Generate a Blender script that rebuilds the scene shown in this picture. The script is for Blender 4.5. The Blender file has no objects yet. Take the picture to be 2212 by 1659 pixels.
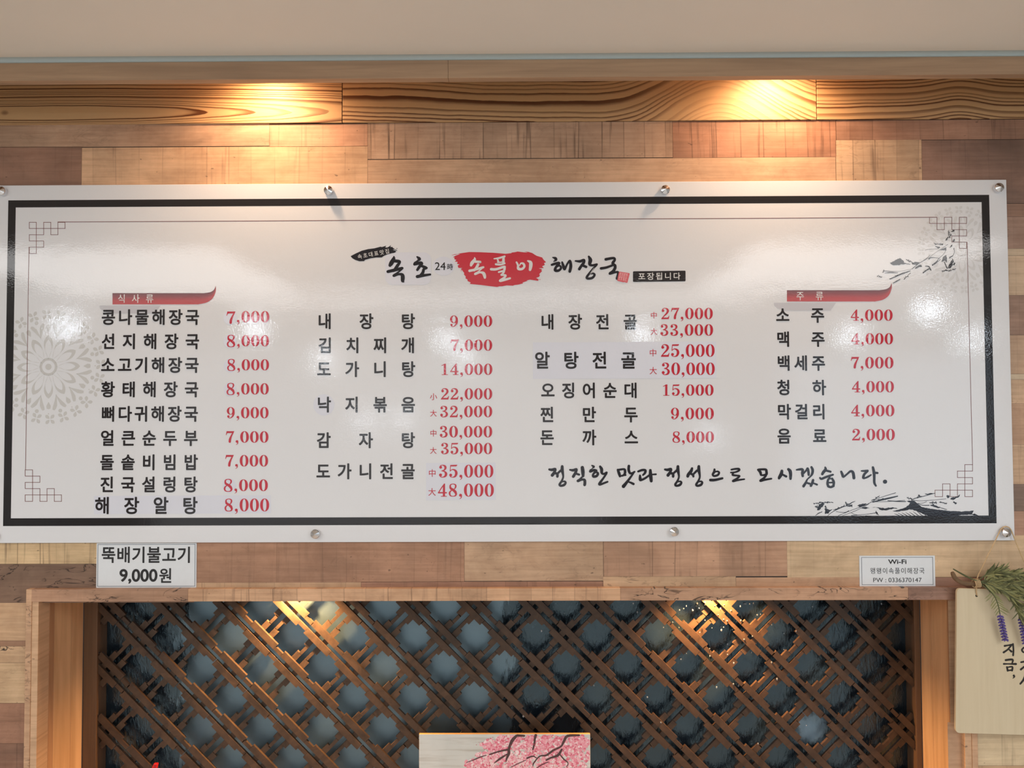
import bpy, bmesh, math, random
from mathutils import Vector, Matrix

random.seed(7)
scene = bpy.context.scene
COL = scene.collection

# ------------------------------------------------------------------ camera
FPX, CX, CY = 1661.0, 1106.0, 829.5
WALL_F = 0.0                      # front of the wall laminate (world Y)
BOARD_F = -0.010                  # front of the menu board
CAMZ = 1.60
CAM = Vector((0.0, BOARD_F - 1.8508, CAMZ))
R_ = Vector((0.99996998, 0.00675003, -0.00380543))
U_ = Vector((0.00400856, -0.03033958, 0.99953161))
F_ = Vector((-0.00663141, 0.99951686, 0.03036573))
cd = bpy.data.cameras.new('camera')
cam = bpy.data.objects.new('camera', cd)
COL.objects.link(cam)
cd.sensor_fit = 'HORIZONTAL'
cd.sensor_width = 36.0
cd.lens = FPX / 2212.0 * 36.0
cd.clip_start = 0.05
M = Matrix.Identity(4)
for i in range(3):
    M[i][0], M[i][1], M[i][2], M[i][3] = R_[i], U_[i], -F_[i], CAM[i]
cam.matrix_world = M
scene.camera = cam


def P(px, py, y):
    """the point on the plane Y = y that the photograph shows at pixel (px, py)"""
    d = R_ * ((px - CX) / FPX) + U_ * ((CY - py) / FPX) + F_
    return CAM + d * ((y - CAM.y) / d.y)


# ------------------------------------------------------------------ world, lamps, exposure
scene.view_settings.view_transform = 'Standard'
scene.view_settings.look = 'None'
scene.view_settings.gamma = 1.0
scene.view_settings.use_curve_mapping = False
scene.view_settings.exposure = -0.18
scene.cycles.use_denoising = True
scene.cycles.max_bounces = 8
scene.cycles.sample_clamp_indirect = 6.0
w = bpy.data.worlds.new('world')
scene.world = w
w.use_nodes = True
w.node_tree.nodes['Background'].inputs[0].default_value = (0.5, 0.5, 0.52, 1)
w.node_tree.nodes['Background'].inputs[1].default_value = 0.05


def lamp(name, kind, loc, energy, color, target=None, **kw):
    l = bpy.data.lights.new(name, kind)
    l.energy = energy
    l.color = color
    for k, v in kw.items():
        setattr(l, k, v)
    o = bpy.data.objects.new(name, l)
    o.location = loc
    if target is not None:
        o.rotation_euler = (Vector(target) - Vector(loc)).to_track_quat('-Z', 'Y').to_euler()
    COL.objects.link(o)
    return o


CEIL = 2.368
COVE = 2.47                       # top of the lighting slot behind the valance
WARM = (1.0, 0.62, 0.30)
DAY = (0.80, 0.90, 1.0)
NEUT = (1.0, 0.985, 0.975)
# ceiling troffers behind the camera
lamp('ceiling_panel_light', 'AREA', (-2.15, -2.45, CEIL - 0.02), 46, NEUT, (-2.15, -2.45, 0), shape='RECTANGLE', size=1.5, size_y=1.5)
lamp('ceiling_panel_light', 'AREA', (1.70, -2.35, CEIL - 0.02), 36, NEUT, (1.70, -2.35, 0), shape='RECTANGLE', size=1.15, size_y=1.4)
lamp('ceiling_strip_light', 'AREA', (-0.15, -3.42, CEIL - 0.02), 30, NEUT, (-0.15, -3.42, 0), shape='RECTANGLE', size=3.6, size_y=0.50)
# windows of the dining room behind the camera
lamp('window_light', 'AREA', (3.9, -6.3, 1.30), 20, (0.66, 0.83, 1.0), (2.6, 0, 1.5), shape='RECTANGLE', size=2.0, size_y=1.7)
lamp('window_light', 'AREA', (-1.5, -6.9, 1.2), 30, (0.90, 0.95, 1.0), (-0.6, 0, 1.4), shape='RECTANGLE', size=5.0, size_y=2.1)
# round lamps under the ceiling of the dining room
for (px, py) in ((140, 700), (548, 708), (965, 734), (1387, 722), (2008, 673), (1838, 727), (2095, 737), (1004, 772), (700, 772)):
    u, v = (px - CX) / FPX - 0.0066, (CY - py) / FPX + 0.0304
    d = min((CEIL - 0.14 - CAMZ) / v, 8.8)
    lamp('pendant_lamp', 'POINT', (u * d, -(d - 1.85), CAMZ + v * d), 7, DAY, shadow_soft_size=0.07)
# lit screens low on the far wall
for (px, py) in ((785, 908), (868, 905), (1530, 942)):
    u, v = (px - CX) / FPX - 0.0066, (CY - py) / FPX + 0.0304
    d = 8.8
    lamp('far_lamp', 'POINT', (u * d, -(d - 1.85), CAMZ + v * d), 4, DAY, shadow_soft_size=0.10)


# two downlights hidden behind the valance, two under the niche soffit
for px in (556, 1702):
    p = P(px, 200, -0.10)
    p.z = 2.445
    lamp('valance_downlight', 'SPOT', p, 17.5, (1.0, 0.66, 0.40), (p.x, p.y + 0.045, p.z - 1), spot_size=math.radians(150), spot_blend=1.0, shadow_soft_size=0.022)
for px in (638, 1546):
    p = P(px, 1290, 0.150)
    p.z += 0.040
    lamp('niche_downlight', 'SPOT', p, 40, (1.0, 0.56, 0.22), (p.x, p.y + 0.02, p.z - 1), spot_size=math.radians(140), spot_blend=0.9, shadow_soft_size=0.007)


# ------------------------------------------------------------------ materials
def lin(r, g, b):
    f = lambda c: (c / 255 / 12.92) if c / 255 <= 0.04045 else ((c / 255 + 0.055) / 1.055) ** 2.4
    return (f(r), f(g), f(b), 1.0)


class NT:
    def __init__(self, name):
        self.m = bpy.data.materials.new(name)
        self.m.use_nodes = True
        self.t = self.m.node_tree
        self.b = self.t.nodes['Principled BSDF']

    def n(self, kind, **kw):
        nd = self.t.nodes.new(kind)
        for k, v in kw.items():
            if k.startswith('i_'):
                nd.inputs[k[2:]].default_value = v
            else:
                setattr(nd, k, v)
        return nd

    def l(self, a, b):
        self.t.links.new(a, b)

    def math(self, op, a, b=None, clamp=False):
        nd = self.n('ShaderNodeMath', operation=op, use_clamp=clamp)
        for i, v in enumerate((a, b)):
            if v is None:
                continue
            if isinstance(v, (int, float)):
                nd.inputs[i].default_value = v
            else:
                self.l(v, nd.inputs[i])
        return nd.outputs[0]

    def coord(self):
        return self.n('ShaderNodeTexCoord').outputs['Object']

    def mapping(self, vec, scale=(1, 1, 1), loc=(0, 0, 0), rot=(0, 0, 0)):
        nd = self.n('ShaderNodeMapping')
        nd.inputs['Scale'].default_value = scale
        nd.inputs['Location'].default_value = loc
        nd.inputs['Rotation'].default_value = rot
        self.l(vec, nd.inputs['Vector'])
        return nd.outputs[0]

    def noise(self, vec, scale, detail=3, rough=0.5, dist=0.0):
        nd = self.n('ShaderNodeTexNoise')
        nd.inputs['Scale'].default_value = scale
        nd.inputs['Detail'].default_value = detail
        nd.inputs['Roughness'].default_value = rough
        nd.inputs['Distortion'].default_value = dist
        self.l(vec, nd.inputs['Vector'])
        return nd.outputs['Fac']

    def ramp(self, fac, stops, interp='LINEAR'):
        nd = self.n('ShaderNodeValToRGB')
        cr = nd.color_ramp
        cr.interpolation = interp
        while len(cr.elements) > 1:
            cr.elements.remove(cr.elements[-1])
        for i, (p, c) in enumerate(stops):
            c = (c, c, c, 1) if isinstance(c, (int, float)) else c
            e = cr.elements[0] if i == 0 else cr.elements.new(p)
            e.position = p
            e.color = c
        self.l(fac, nd.inputs[0])
        return nd.outputs[0]

    def mix(self, fac, a, b, blend='MIX'):
        nd = self.n('ShaderNodeMix', data_type='RGBA', blend_type=blend)
        for sock, v in ((nd.inputs[0], fac), (nd.inputs[6], a), (nd.inputs[7], b)):
            if isinstance(v, (int, float)):
                sock.default_value = v
            elif isinstance(v, tuple):
                sock.default_value = v
            else:
                self.l(v, sock)
        return nd.outputs[2]

    def bump(self, h, strength, dist=0.001):
        nd = self.n('ShaderNodeBump')
        nd.inputs['Strength'].default_value = strength
        nd.inputs['Distance'].default_value = dist
        self.l(h, nd.inputs['Height'])
        self.l(nd.outputs[0], self.b.inputs['Normal'])
        return nd.outputs[0]

    def setv(self, **kw):
        names = dict(color='Base Color', rough='Roughness', metal='Metallic', spec='Specular IOR Level', coat='Coat Weight')
        for k, v in kw.items():
            s = self.b.inputs[names.get(k, k)]
            if hasattr(v, 'links') or isinstance(v, bpy.types.NodeSocket):
                self.l(v, s)
            else:
                s.default_value = v
        return self


MATS = {}


def plain(name, rgb, rough=0.5, metal=0.0, spec=0.5, grain=0.0, gscale=60):
    if name in MATS:
        return MATS[name]
    t = NT(name)
    t.setv(color=lin(*rgb), rough=rough, metal=metal, spec=spec)
    if grain:
        f = t.noise(t.coord(), gscale, 4)
        t.l(t.mix(t.math('MULTIPLY', f, grain), lin(*rgb), lin(*[c * 0.5 for c in rgb])), t.b.inputs['Base Color'])
    MATS[name] = t.m
    return t.m


def film_bump(t):
    """orange-peel of the glossy film over the printed board"""
    c = t.coord()
    a = t.noise(c, 225, 2, 0.55)
    b = t.noise(t.mapping(c, (7, 1, 13)), 1.0, 2, 0.5)
    h = t.math('ADD', a, t.math('MULTIPLY', b, 4.0))
    t.bump(h, 0.22, 0.00042)


def ink(name, rgb, rough=0.05, attr=None, spec=0.42):
    if name in MATS:
        return MATS[name]
    t = NT(name)
    t.setv(color=lin(*rgb), rough=rough, spec=spec)
    if attr:
        a = t.n('ShaderNodeVertexColor', layer_name=attr)
        t.l(a.outputs[0], t.b.inputs['Base Color'])
    film_bump(t)
    MATS[name] = t.m
    return t.m


def laminate():
    """printed reclaimed-wood laminate; every block brings its tone (rgb, a = seed) and its marks (saw, spalt, cloud)"""
    t = NT('wood_laminate')
    tone = t.n('ShaderNodeAttribute', attribute_name='tone')
    pat = t.n('ShaderNodeAttribute', attribute_name='pat')
    sp = t.n('ShaderNodeSeparateColor')
    t.l(pat.outputs['Color'], sp.inputs[0])
    saw, spalt, cloud = sp.outputs
    seed = t.math('MULTIPLY', tone.outputs['Alpha'], 37.0)
    comb = t.n('ShaderNodeCombineXYZ')
    t.l(seed, comb.inputs[1])
    va = t.n('ShaderNodeVectorMath', operation='ADD')
    t.l(t.coord(), va.inputs[0])
    t.l(comb.outputs[0], va.inputs[1])
    v = va.outputs[0]
    g1 = t.noise(t.mapping(v, (6, 1, 160)), 1.0, 6, 0.6, 0.4)
    g2 = t.noise(t.mapping(v, (22, 1, 22)), 1.0, 4, 0.6, 0.6)
    cl = t.noise(t.mapping(v, (3.2, 1, 9)), 1.0, 4, 0.55, 0.8)
    sx0 = t.n('ShaderNodeSeparateXYZ')
    t.l(v, sx0.inputs[0])
    cell = t.math('FLOOR', t.math('DIVIDE', t.math('ADD', sx0.outputs[0], t.math('MULTIPLY', t.noise(t.mapping(v, (3, 1, 1)), 1.0, 1), 0.05)), 0.056))
    wn = t.n('ShaderNodeTexWhiteNoise', noise_dimensions='2D')
    cc = t.n('ShaderNodeCombineXYZ')
    t.l(cell, cc.inputs[0])
    t.l(seed, cc.inputs[1])
    t.l(cc.outputs[0], wn.inputs['Vector'])
    big = t.noise(t.mapping(v, (5, 1, 6)), 1.0, 5, 0.6, 0.5)
    hsv = t.n('ShaderNodeHueSaturation')
    hsv.inputs['Saturation'].default_value = 0.86
    t.l(tone.outputs['Color'], hsv.inputs['Color'])
    vv = t.math('ADD', t.math('MULTIPLY', t.math('SUBTRACT', big, 0.5), 0.95), t.math('MULTIPLY', t.math('MULTIPLY', t.math('SUBTRACT', wn.outputs[0], 0.5), saw), 0.30))
    t.l(t.math('ADD', vv, 1.0), hsv.inputs['Value'])
    col = hsv.outputs[0]
    col = t.mix(t.math('MULTIPLY', t.ramp(g1, [(0.35, 0.0), (0.75, 1.0)]), 0.46), col, t.mix(1.0, col, (0.50, 0.42, 0.36, 1), 'MULTIPLY'))
    col = t.mix(t.math('MULTIPLY', t.ramp(g2, [(0.45, 0.0), (0.8, 1.0)]), 0.35), col, t.mix(1.0, col, (0.55, 0.45, 0.38, 1), 'MULTIPLY'))
    col = t.mix(t.math('MULTIPLY', t.ramp(cl, [(0.42, 0.0), (0.68, 1.0)]), cloud), col, (0.085, 0.052, 0.036, 1))
    # saw marks: thin uprights every few centimetres and drips below them
    x60 = t.noise(t.mapping(v, (95, 1, 5)), 1.0, 2, 0.5)
    lines = t.ramp(x60, [(0.57, 0.0), (0.70, 1.0)])
    drip = t.ramp(t.noise(t.mapping(v, (14, 1, 5)), 1.0, 2), [(0.40, 0.0), (0.66, 1.0)])
    sepx = t.n('ShaderNodeSeparateXYZ')
    t.l(v, sepx.inputs[0])
    fr = t.math('FRACT', t.math('DIVIDE', t.math('ADD', sepx.outputs[0], t.math('MULTIPLY', t.noise(t.mapping(v, (3, 1, 1)), 1.0, 1), 0.05)), 0.056))
    edge = t.ramp(fr, [(0.0, 1.0), (0.035, 0.0), (0.97, 0.0), (1.0, 1.0)])
    m = t.math('MAXIMUM', t.math('MULTIPLY', lines, drip), t.math('MULTIPLY', edge, t.math('ADD', drip, 0.25)))
    col = t.mix(t.math('MULTIPLY', t.math('MULTIPLY', m, saw, True), 0.8), col, (0.085, 0.045, 0.028, 1))
    # spalting: dark contour scribbles with a greyer body
    s1 = t.noise(t.mapping(v, (11, 1, 34)), 1.0, 3, 0.55, 1.2)
    line = t.ramp(t.math('ABSOLUTE', t.math('SUBTRACT', s1, 0.53)), [(0.0, 1.0), (0.010, 0.75), (0.022, 0.0)])
    gate = t.ramp(t.noise(t.mapping(v, (9, 1, 16)), 1.0, 2), [(0.46, 0.0), (0.56, 1.0)])
    col = t.mix(t.math('MULTIPLY', t.math('MULTIPLY', line, gate), spalt, True), col, (0.022, 0.013, 0.010, 1))
    # tiny pits
    pit = t.ramp(t.noise(t.mapping(v, (70, 1, 110)), 1.0, 1), [(0.76, 0.0), (0.80, 1.0)])
    col = t.mix(t.math('MULTIPLY', pit, 0.55), col, (0.06, 0.034, 0.022, 1))
    t.setv(color=col, rough=0.42, spec=0.35)
    t.bump(g1, 0.12, 0.0006)
    return t.m


def pine(name, xc, zc, lx, lz, n, soft=0.0, amp=None, gate=0.0, base=(202, 161, 114), late=(92, 52, 26)):
    """brushed pine: growth rings cut into long flames around (xc, zc)"""
    t = NT(name)
    v = t.coord()
    d1 = t.noise(t.mapping(v, (2.6, 1, 5), (xc * 3 + 3, 0, 1)), 1.0, 3, 0.5)
    d2 = t.noise(t.mapping(v, (10, 1, 30)), 1.0, 3, 0.55)
    d3 = t.noise(t.mapping(v, (70, 1, 190)), 1.0, 3, 0.6)
    s = t.n('ShaderNodeSeparateXYZ')
    t.l(v, s.inputs[0])
    ex = t.math('DIVIDE', t.math('SUBTRACT', s.outputs[0], xc), lx)
    ez = t.math('DIVIDE', t.math('SUBTRACT', s.outputs[2], zc), lz)
    if amp is None:
        r = t.math('SQRT', t.math('ADD', t.math('MULTIPLY', ex, ex), t.math('ADD', t.math('MULTIPLY', ez, ez), soft)))
    else:
        bell = t.math('POWER', 2.718, t.math('MULTIPLY', t.math('MULTIPLY', ex, ex), -1.0))
        r = t.math('ADD', t.math('ADD', ez, t.math('MULTIPLY', bell, amp)), t.math('MULTIPLY', ex, soft))
    r = t.math('ADD', r, t.math('MULTIPLY', t.math('SUBTRACT', d1, 0.5), 0.55))
    r = t.math('ADD', r, t.math('MULTIPLY', t.math('SUBTRACT', d2, 0.5), 0.10))
    r = t.math('ADD', r, t.math('MULTIPLY', t.math('SUBTRACT', d3, 0.5), 0.022))
    r = t.math('ADD', r, t.math('MULTIPLY', t.math('SINE', t.math('MULTIPLY', r, 4.1)), 0.13))
    k = t.math('FRACT', t.math('MULTIPLY', r, n))
    wn = t.n('ShaderNodeTexWhiteNoise', noise_dimensions='1D')
    t.l(t.math('ADD', t.math('FLOOR', t.math('MULTIPLY', r, n)), 3.7), wn.inputs['W'])
    band = t.ramp(k, [(0.0, 0.0), (0.50, 0.10), (0.74, 0.8), (0.88, 1.0), (0.96, 0.9), (1.0, 0.0)])
    band = t.math('MULTIPLY', band, t.math('ADD', t.math('MULTIPLY', wn.outputs[0], 0.6), 0.55), True)
    if amp is None and gate:
        band = t.math('MULTIPLY', band, t.ramp(r, [(max(gate - 0.15, 0), 0.0), (gate, 1.0)]))
    elif gate:
        band = t.math('MULTIPLY', band, t.math('SUBTRACT', 1.0, t.math('MULTIPLY', bell, gate)))
    col = t.mix(band, lin(*base), lin(*late))
    fine = t.noise(t.mapping(v, (10, 1, 380)), 1.0, 5, 0.6)
    col = t.mix(t.math('MULTIPLY', fine, 0.18), col, lin(140, 96, 58))
    kn = t.n('ShaderNodeTexVoronoi', feature='F1')
    kn.inputs['Scale'].default_value = 1.0
    t.l(t.mapping(v, (5.2, 1, 8), (0.3, 0.2, 0.45)), kn.inputs['Vector'])
    knot = t.ramp(kn.outputs['Distance'], [(0.045, 1.0), (0.06, 0.65), (0.08, 0.0)])
    col = t.mix(t.math('MULTIPLY', knot, 0.75), col, lin(92, 54, 30))
    t.setv(color=col, rough=0.5, spec=0.3)
    t.bump(t.math('ADD', band, t.math('MULTIPLY', fine, 0.5)), 0.55, 0.0012)
    return t.m


def smooth_wood(name, rgb, dark, vert=True, cut=0.35, rough=0.45, spec=0.35):
    t = NT(name)
    v = t.coord()
    sc = (60, 40, 2.5) if vert else (2.5, 40, 60)
    g = t.noise(t.mapping(v, sc), 1.0, 5, 0.6, 0.6)
    c = t.noise(t.mapping(v, (9, 9, 2.0) if vert else (2.0, 9, 9)), 1.0, 3, 0.5, 0.5)
    col = t.mix(t.math('MULTIPLY', t.ramp(g, [(0.38, 0.0), (0.72, 1.0)]), cut), lin(*rgb), lin(*dark))
    col = t.mix(t.math('MULTIPLY', t.ramp(c, [(0.45, 0.0), (0.75, 1.0)]), cut), col, lin(*dark))
    t.setv(color=col, rough=rough, spec=spec)
    t.bump(g, 0.15, 0.0006)
    return t.m


def wet_or_sheen_mask(t, v):
    """0 where the stone is dry, 1 where the water film runs down it"""
    s = t.n('ShaderNodeSeparateXYZ')
    t.l(v, s.inputs[0])
    wob = t.math('MULTIPLY', t.math('SUBTRACT', t.noise(t.mapping(v, (30, 30, 9)), 1.0, 5, 0.65), 0.5), 0.20)
    x = t.math('ADD', s.outputs[0], wob)
    a = P(1095, 1450, 0.225).x
    b = P(392, 1450, 0.225).x
    wet_r = t.ramp(t.math('ADD', t.math('MULTIPLY', t.math('SUBTRACT', x, a), 20), 0.5), [(0.3, 0.0), (0.7, 1.0)])
    wet_l = t.ramp(t.math('ADD', t.math('MULTIPLY', t.math('SUBTRACT', b, x), 20), 0.5), [(0.3, 0.0), (0.7, 1.0)])
    return t.math('MAXIMUM', wet_r, wet_l)


NY_SLATE = 0.23


def slate_mat():
    t = NT('slate')
    v = t.coord()
    wet = wet_or_sheen_mask(t, v)
    n1 = t.noise(v, 14, 6, 0.6, 0.5)
    n2 = t.noise(v, 5, 3, 0.5)
    sheen_zone = t.mix(t.ramp(n1, [(0.3, 0.0), (0.75, 1.0)]), lin(20, 27, 33), lin(32, 42, 50))
    sheen_zone = t.mix(t.ramp(n2, [(0.4, 0.0), (0.7, 0.6)]), sheen_zone, lin(26, 36, 40))
    dark = t.mix(t.ramp(n1, [(0.35, 0.0), (0.7, 1.0)]), lin(18, 24, 32), lin(34, 44, 52))
    # one pale limy patch low on the right
    c = P(1752, 1572, NY_SLATE)
    dv = t.n('ShaderNodeVectorMath', operation='DISTANCE')
    t.l(v, dv.inputs[0])
    dv.inputs[1].default_value = c
    lime = t.ramp(t.math('ADD', dv.outputs['Value'], t.math('MULTIPLY', t.math('SUBTRACT', t.noise(v, 45, 4, 0.6), 0.5), 0.06)), [(0.03, 1.0), (0.05, 0.0)])
    dark = t.mix(t.math('MULTIPLY', lime, 0.8), dark, lin(120, 142, 158))
    t.setv(color=t.mix(wet, sheen_zone, dark), rough=t.ramp(wet, [(0, 0.42), (1, 0.15)]), spec=t.ramp(wet, [(0, 1.0), (1, 0.42)]))  # outside the water film, raised specular imitates a bright window's reflection
    t.b.inputs['IOR'].default_value = 2.1
    t.b.inputs['Specular Tint'].default_value = (0.60, 0.85, 1.0, 1)
    rip = t.noise(t.mapping(v, (90, 90, 32)), 1.0, 4, 0.6, 1.2)
    h = t.math('ADD', t.math('MULTIPLY', n1, 0.5), t.math('MULTIPLY', t.math('MULTIPLY', rip, wet), 1.2))
    t.bump(h, 0.26, 0.005)
    return t.m


def bar_mat():
    t = NT('lattice_wood')
    v = t.coord()
    g = t.noise(t.mapping(v, (26, 26, 26)), 1.0, 5, 0.65, 0.8)
    col = t.mix(t.ramp(g, [(0.3, 0.0), (0.75, 1.0)]), lin(88, 67, 51), lin(48, 38, 31))
    wet = wet_or_sheen_mask(t, v)
    col = t.mix(t.math('MULTIPLY', wet, 0.25), col, lin(66, 42, 26))
    t.setv(color=col, rough=t.ramp(wet, [(0, 0.6), (1, 0.36)]), spec=0.35)
    t.bump(g, 0.25, 0.002)
    return t.m


M_LAM = laminate()
M_BARS = bar_mat()
M_SLATE = slate_mat()
M_WHITE = ink('board_white', (227, 228, 231), 0.05)
M_INK = ink('print_black', (44, 40, 42), 0.05)
M_INKBLUE = ink('print_brush_black', (38, 37, 44), 0.05)
M_RED = ink('print_red', (196, 44, 62), 0.05)
M_WPRINT = ink('print_white', (226, 225, 224), 0.05)
M_LINE = ink('print_maroon', (118, 66, 60), 0.2)
M_GREY = ink('print_grey', (205, 204, 202), 0.05)
M_GREYLT = ink('print_pale_grey', (215, 215, 216), 0.05)
M_TAB = ink('print_tab_grey', (202, 201, 207), 0.05)
M_PATCH = ink('sticker_white', (221, 223, 233), 0.25)
M_BLOB = ink('print_crimson', (204, 46, 62), 0.2)
M_SEAL = ink('print_seal', (216, 92, 100), 0.2)
M_SEALLT = ink('print_seal_pale', (240, 176, 178), 0.2)
M_BANNER = ink('print_banner', (170, 40, 44), 0.2, attr='shade')
M_CHROME = plain('chrome', (225, 225, 228), 0.07, 1.0)
M_PAPER = plain('paper', (228, 231, 234), 0.45, grain=0.06, gscale=90)
M_PAPERINK = plain('paper_ink', (28, 26, 28), 0.5)
M_PAPERLINE = plain('paper_line', (96, 104, 116), 0.5)
M_TWINE = plain('twine', (222, 190, 146), 0.85, grain=0.6, gscale=400)


# ------------------------------------------------------------------ object helpers
BASE = {}


def world_base(o):
    v = Vector((0, 0, 0))
    while o is not None:
        v = v + o.location
        o = o.parent
    return v


def thing(name, label, cat, loc, group=None):
    o = bpy.data.objects.new(name, None)
    o.empty_display_size = 0.05
    COL.objects.link(o)
    o.location = loc
    tag(o, label, cat, group)
    return o


def tag(o, label, cat, group=None):
    o['label'] = label
    o['category'] = cat
    if group:
        o['group'] = group


def obj(name, bm, m, parent=None, label=None, loc=None, smooth=False):
    """link a bmesh (world coordinates) as one mesh object"""
    me = bpy.data.meshes.new(name)
    base = Vector(loc) if loc is not None else (world_base(parent) if parent else Vector((0, 0, 0)))
    if base.length > 0:
        bmesh.ops.translate(bm, verts=bm.verts, vec=-base)
    bm.to_mesh(me)
    bm.free()
    if smooth:
        me.shade_smooth()
    for x in (m if isinstance(m, (list, tuple)) else [m]):
        me.materials.append(x)
    o = bpy.data.objects.new(name, me)
    COL.objects.link(o)
    if parent:
        o.parent = parent
        o.location = base - world_base(parent)
    else:
        o.location = base
    if label:
        o['label'] = label
    return o


def structure(o):
    o['kind'] = 'structure'
    return o


def box(bm, x0, x1, y0, y1, z0, z1, bevel=0.0, mi=0):
    r = bmesh.ops.create_cube(bm, size=1.0)
    vs = r['verts']
    for v in vs:
        v.co = Vector(((x0 + x1) / 2 + v.co.x * (x1 - x0), (y0 + y1) / 2 + v.co.y * (y1 - y0), (z0 + z1) / 2 + v.co.z * (z1 - z0)))
    fs = {f for v in vs for f in v.link_faces}
    for f in fs:
        f.material_index = mi
    if bevel:
        es = {e for v in vs for e in v.link_edges}
        bmesh.ops.bevel(bm, geom=list(es), offset=bevel, segments=2, affect='EDGES', profile=0.5)
    return vs


def tube(bm, pts, radii, sides=8, cap=True):
    pts = [Vector(p) for p in pts]
    if isinstance(radii, (int, float)):
        radii = [radii] * len(pts)
    rings = []
    up = Vector((0.13, 1, 0.21)).normalized()
    for i, p in enumerate(pts):
        d = (pts[min(i + 1, len(pts) - 1)] - pts[max(i - 1, 0)])
        d = d.normalized() if d.length > 1e-9 else Vector((0, 0, 1))
        a = d.cross(up)
        a = a.normalized() if a.length > 1e-6 else d.orthogonal().normalized()
        b = d.cross(a).normalized()
        rings.append([bm.verts.new(p + (a * math.cos(2 * math.pi * k / sides) + b * math.sin(2 * math.pi * k / sides)) * radii[i]) for k in range(sides)])
    for i in range(len(rings) - 1):
        for k in range(sides):
            bm.faces.new((rings[i][k], rings[i][(k + 1) % sides], rings[i + 1][(k + 1) % sides], rings[i + 1][k]))
    if cap:
        bm.faces.new(rings[0][::-1])
        bm.faces.new(rings[-1])


def catmull(pts, n=6):
    """smooth a list of tuples"""
    if len(pts) < 3:
        out = []
        for k in range(n + 1):
            t = k / n
            out.append(tuple(a + (b - a) * t for a, b in zip(pts[0], pts[-1])))
        return out
    out = []
    q = [pts[0]] + list(pts) + [pts[-1]]
    for i in range(1, len(q) - 2):
        p0, p1, p2, p3 = q[i - 1], q[i], q[i + 1], q[i + 2]
        for k in range(n):
            t = k / n
            out.append(tuple(0.5 * ((2 * b) + (-a + c) * t + (2 * a - 5 * b + 4 * c - d) * t * t + (-a + 3 * b - 3 * c + d) * t ** 3)
                             for a, b, c, d in zip(p0, p1, p2, p3)))
    out.append(tuple(pts[-1]))
    return out


class Ink:
    """flat print: polygons in the photograph's pixels laid on an upright plane Y = y"""

    def __init__(self, y, tf=None):
        self.bm = bmesh.new()
        self.y = y
        self.tf = tf or (lambda x, yy: (x, yy))
        self.dy = 2e-7

    def pt(self, x, yy):
        x, yy = self.tf(x, yy)
        return P(x, yy, self.y)

    def poly(self, pts, mi=0):
        self.y -= self.dy
        vs = [self.bm.verts.new(self.pt(*p)) for p in pts]
        try:
            f = self.bm.faces.new(vs)
            f.material_index = mi
            f.normal_update()
            if f.normal.y > 0:
                f.normal_flip()
            return f
        except ValueError:
            return None

    def line(self, x0, y0, x1, y1, wd):
        d = math.hypot(x1 - x0, y1 - y0)
        nx, ny = -(y1 - y0) / d * wd / 2, (x1 - x0) / d * wd / 2
        ex, ey = (x1 - x0) / d * wd / 2, (y1 - y0) / d * wd / 2
        x0, y0, x1, y1 = x0 - ex, y0 - ey, x1 + ex, y1 + ey
        self.poly([(x0 + nx, y0 + ny), (x1 + nx, y1 + ny), (x1 - nx, y1 - ny), (x0 - nx, y0 - ny)])

    def disc(self, x, y, rx, ry=None, n=16, a0=0.0):
        ry = ry or rx
        self.poly([(x + rx * math.cos(2 * math.pi * k / n + a0), y + ry * math.sin(2 * math.pi * k / n + a0)) for k in range(n)])

    def ring(self, x, y, rx, ry, ix, iy, n=24, p=2.0):
        def sup(c, r):
            return math.copysign(abs(c) ** (2 / p), c) * r
        for k in range(n):
            a, b = 2 * math.pi * k / n, 2 * math.pi * (k + 1) / n
            self.poly([(x + sup(math.cos(a), rx), y + sup(math.sin(a), ry)), (x + sup(math.cos(b), rx), y + sup(math.sin(b), ry)),
                       (x + sup(math.cos(b), ix), y + sup(math.sin(b), iy)), (x + sup(math.cos(a), ix), y + sup(math.sin(a), iy))])

    def stroke(self, pts, n=6, scale=1.0, taper=False):
        """brush stroke through (x, y, width) with rounded ends"""
        c = catmull(pts, n)
        L, Rr = [], []
        for i, (x, y, wd) in enumerate(c):
            a, b = c[max(i - 1, 0)], c[min(i + 1, len(c) - 1)]
            dx, dy = b[0] - a[0], b[1] - a[1]
            d = math.hypot(dx, dy) or 1
            h = max(wd, 0.0) * scale / 2
            L.append((x - dy / d * h, y + dx / d * h))
            Rr.append((x + dy / d * h, y - dx / d * h))
        for i in range(len(c) - 1):
            self.poly([L[i], L[i + 1], Rr[i + 1], Rr[i]])
        if not taper:
            for e in (0, -1):
                self.disc(c[e][0], c[e][1], c[e][2] * scale / 2, n=12)
        # joints of sharp bends
        for i in range(1, len(c) - 1):
            if i % n == 0:
                self.disc(c[i][0], c[i][1], c[i][2] * scale / 2, n=12)

    def obj(self, name, m, parent, label=None):
        return obj(name, self.bm, m, parent, label)


def crop(x0, y0, s):
    return lambda x, y: (x0 + x / s, y0 + y / s)


# ---- lettering from Blender's own font
_fc = bpy.data.curves.new('glyph', 'FONT')
_fc.size = 1.0
_fo = bpy.data.objects.new('glyph', _fc)
COL.objects.link(_fo)
_gl = {}


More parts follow.
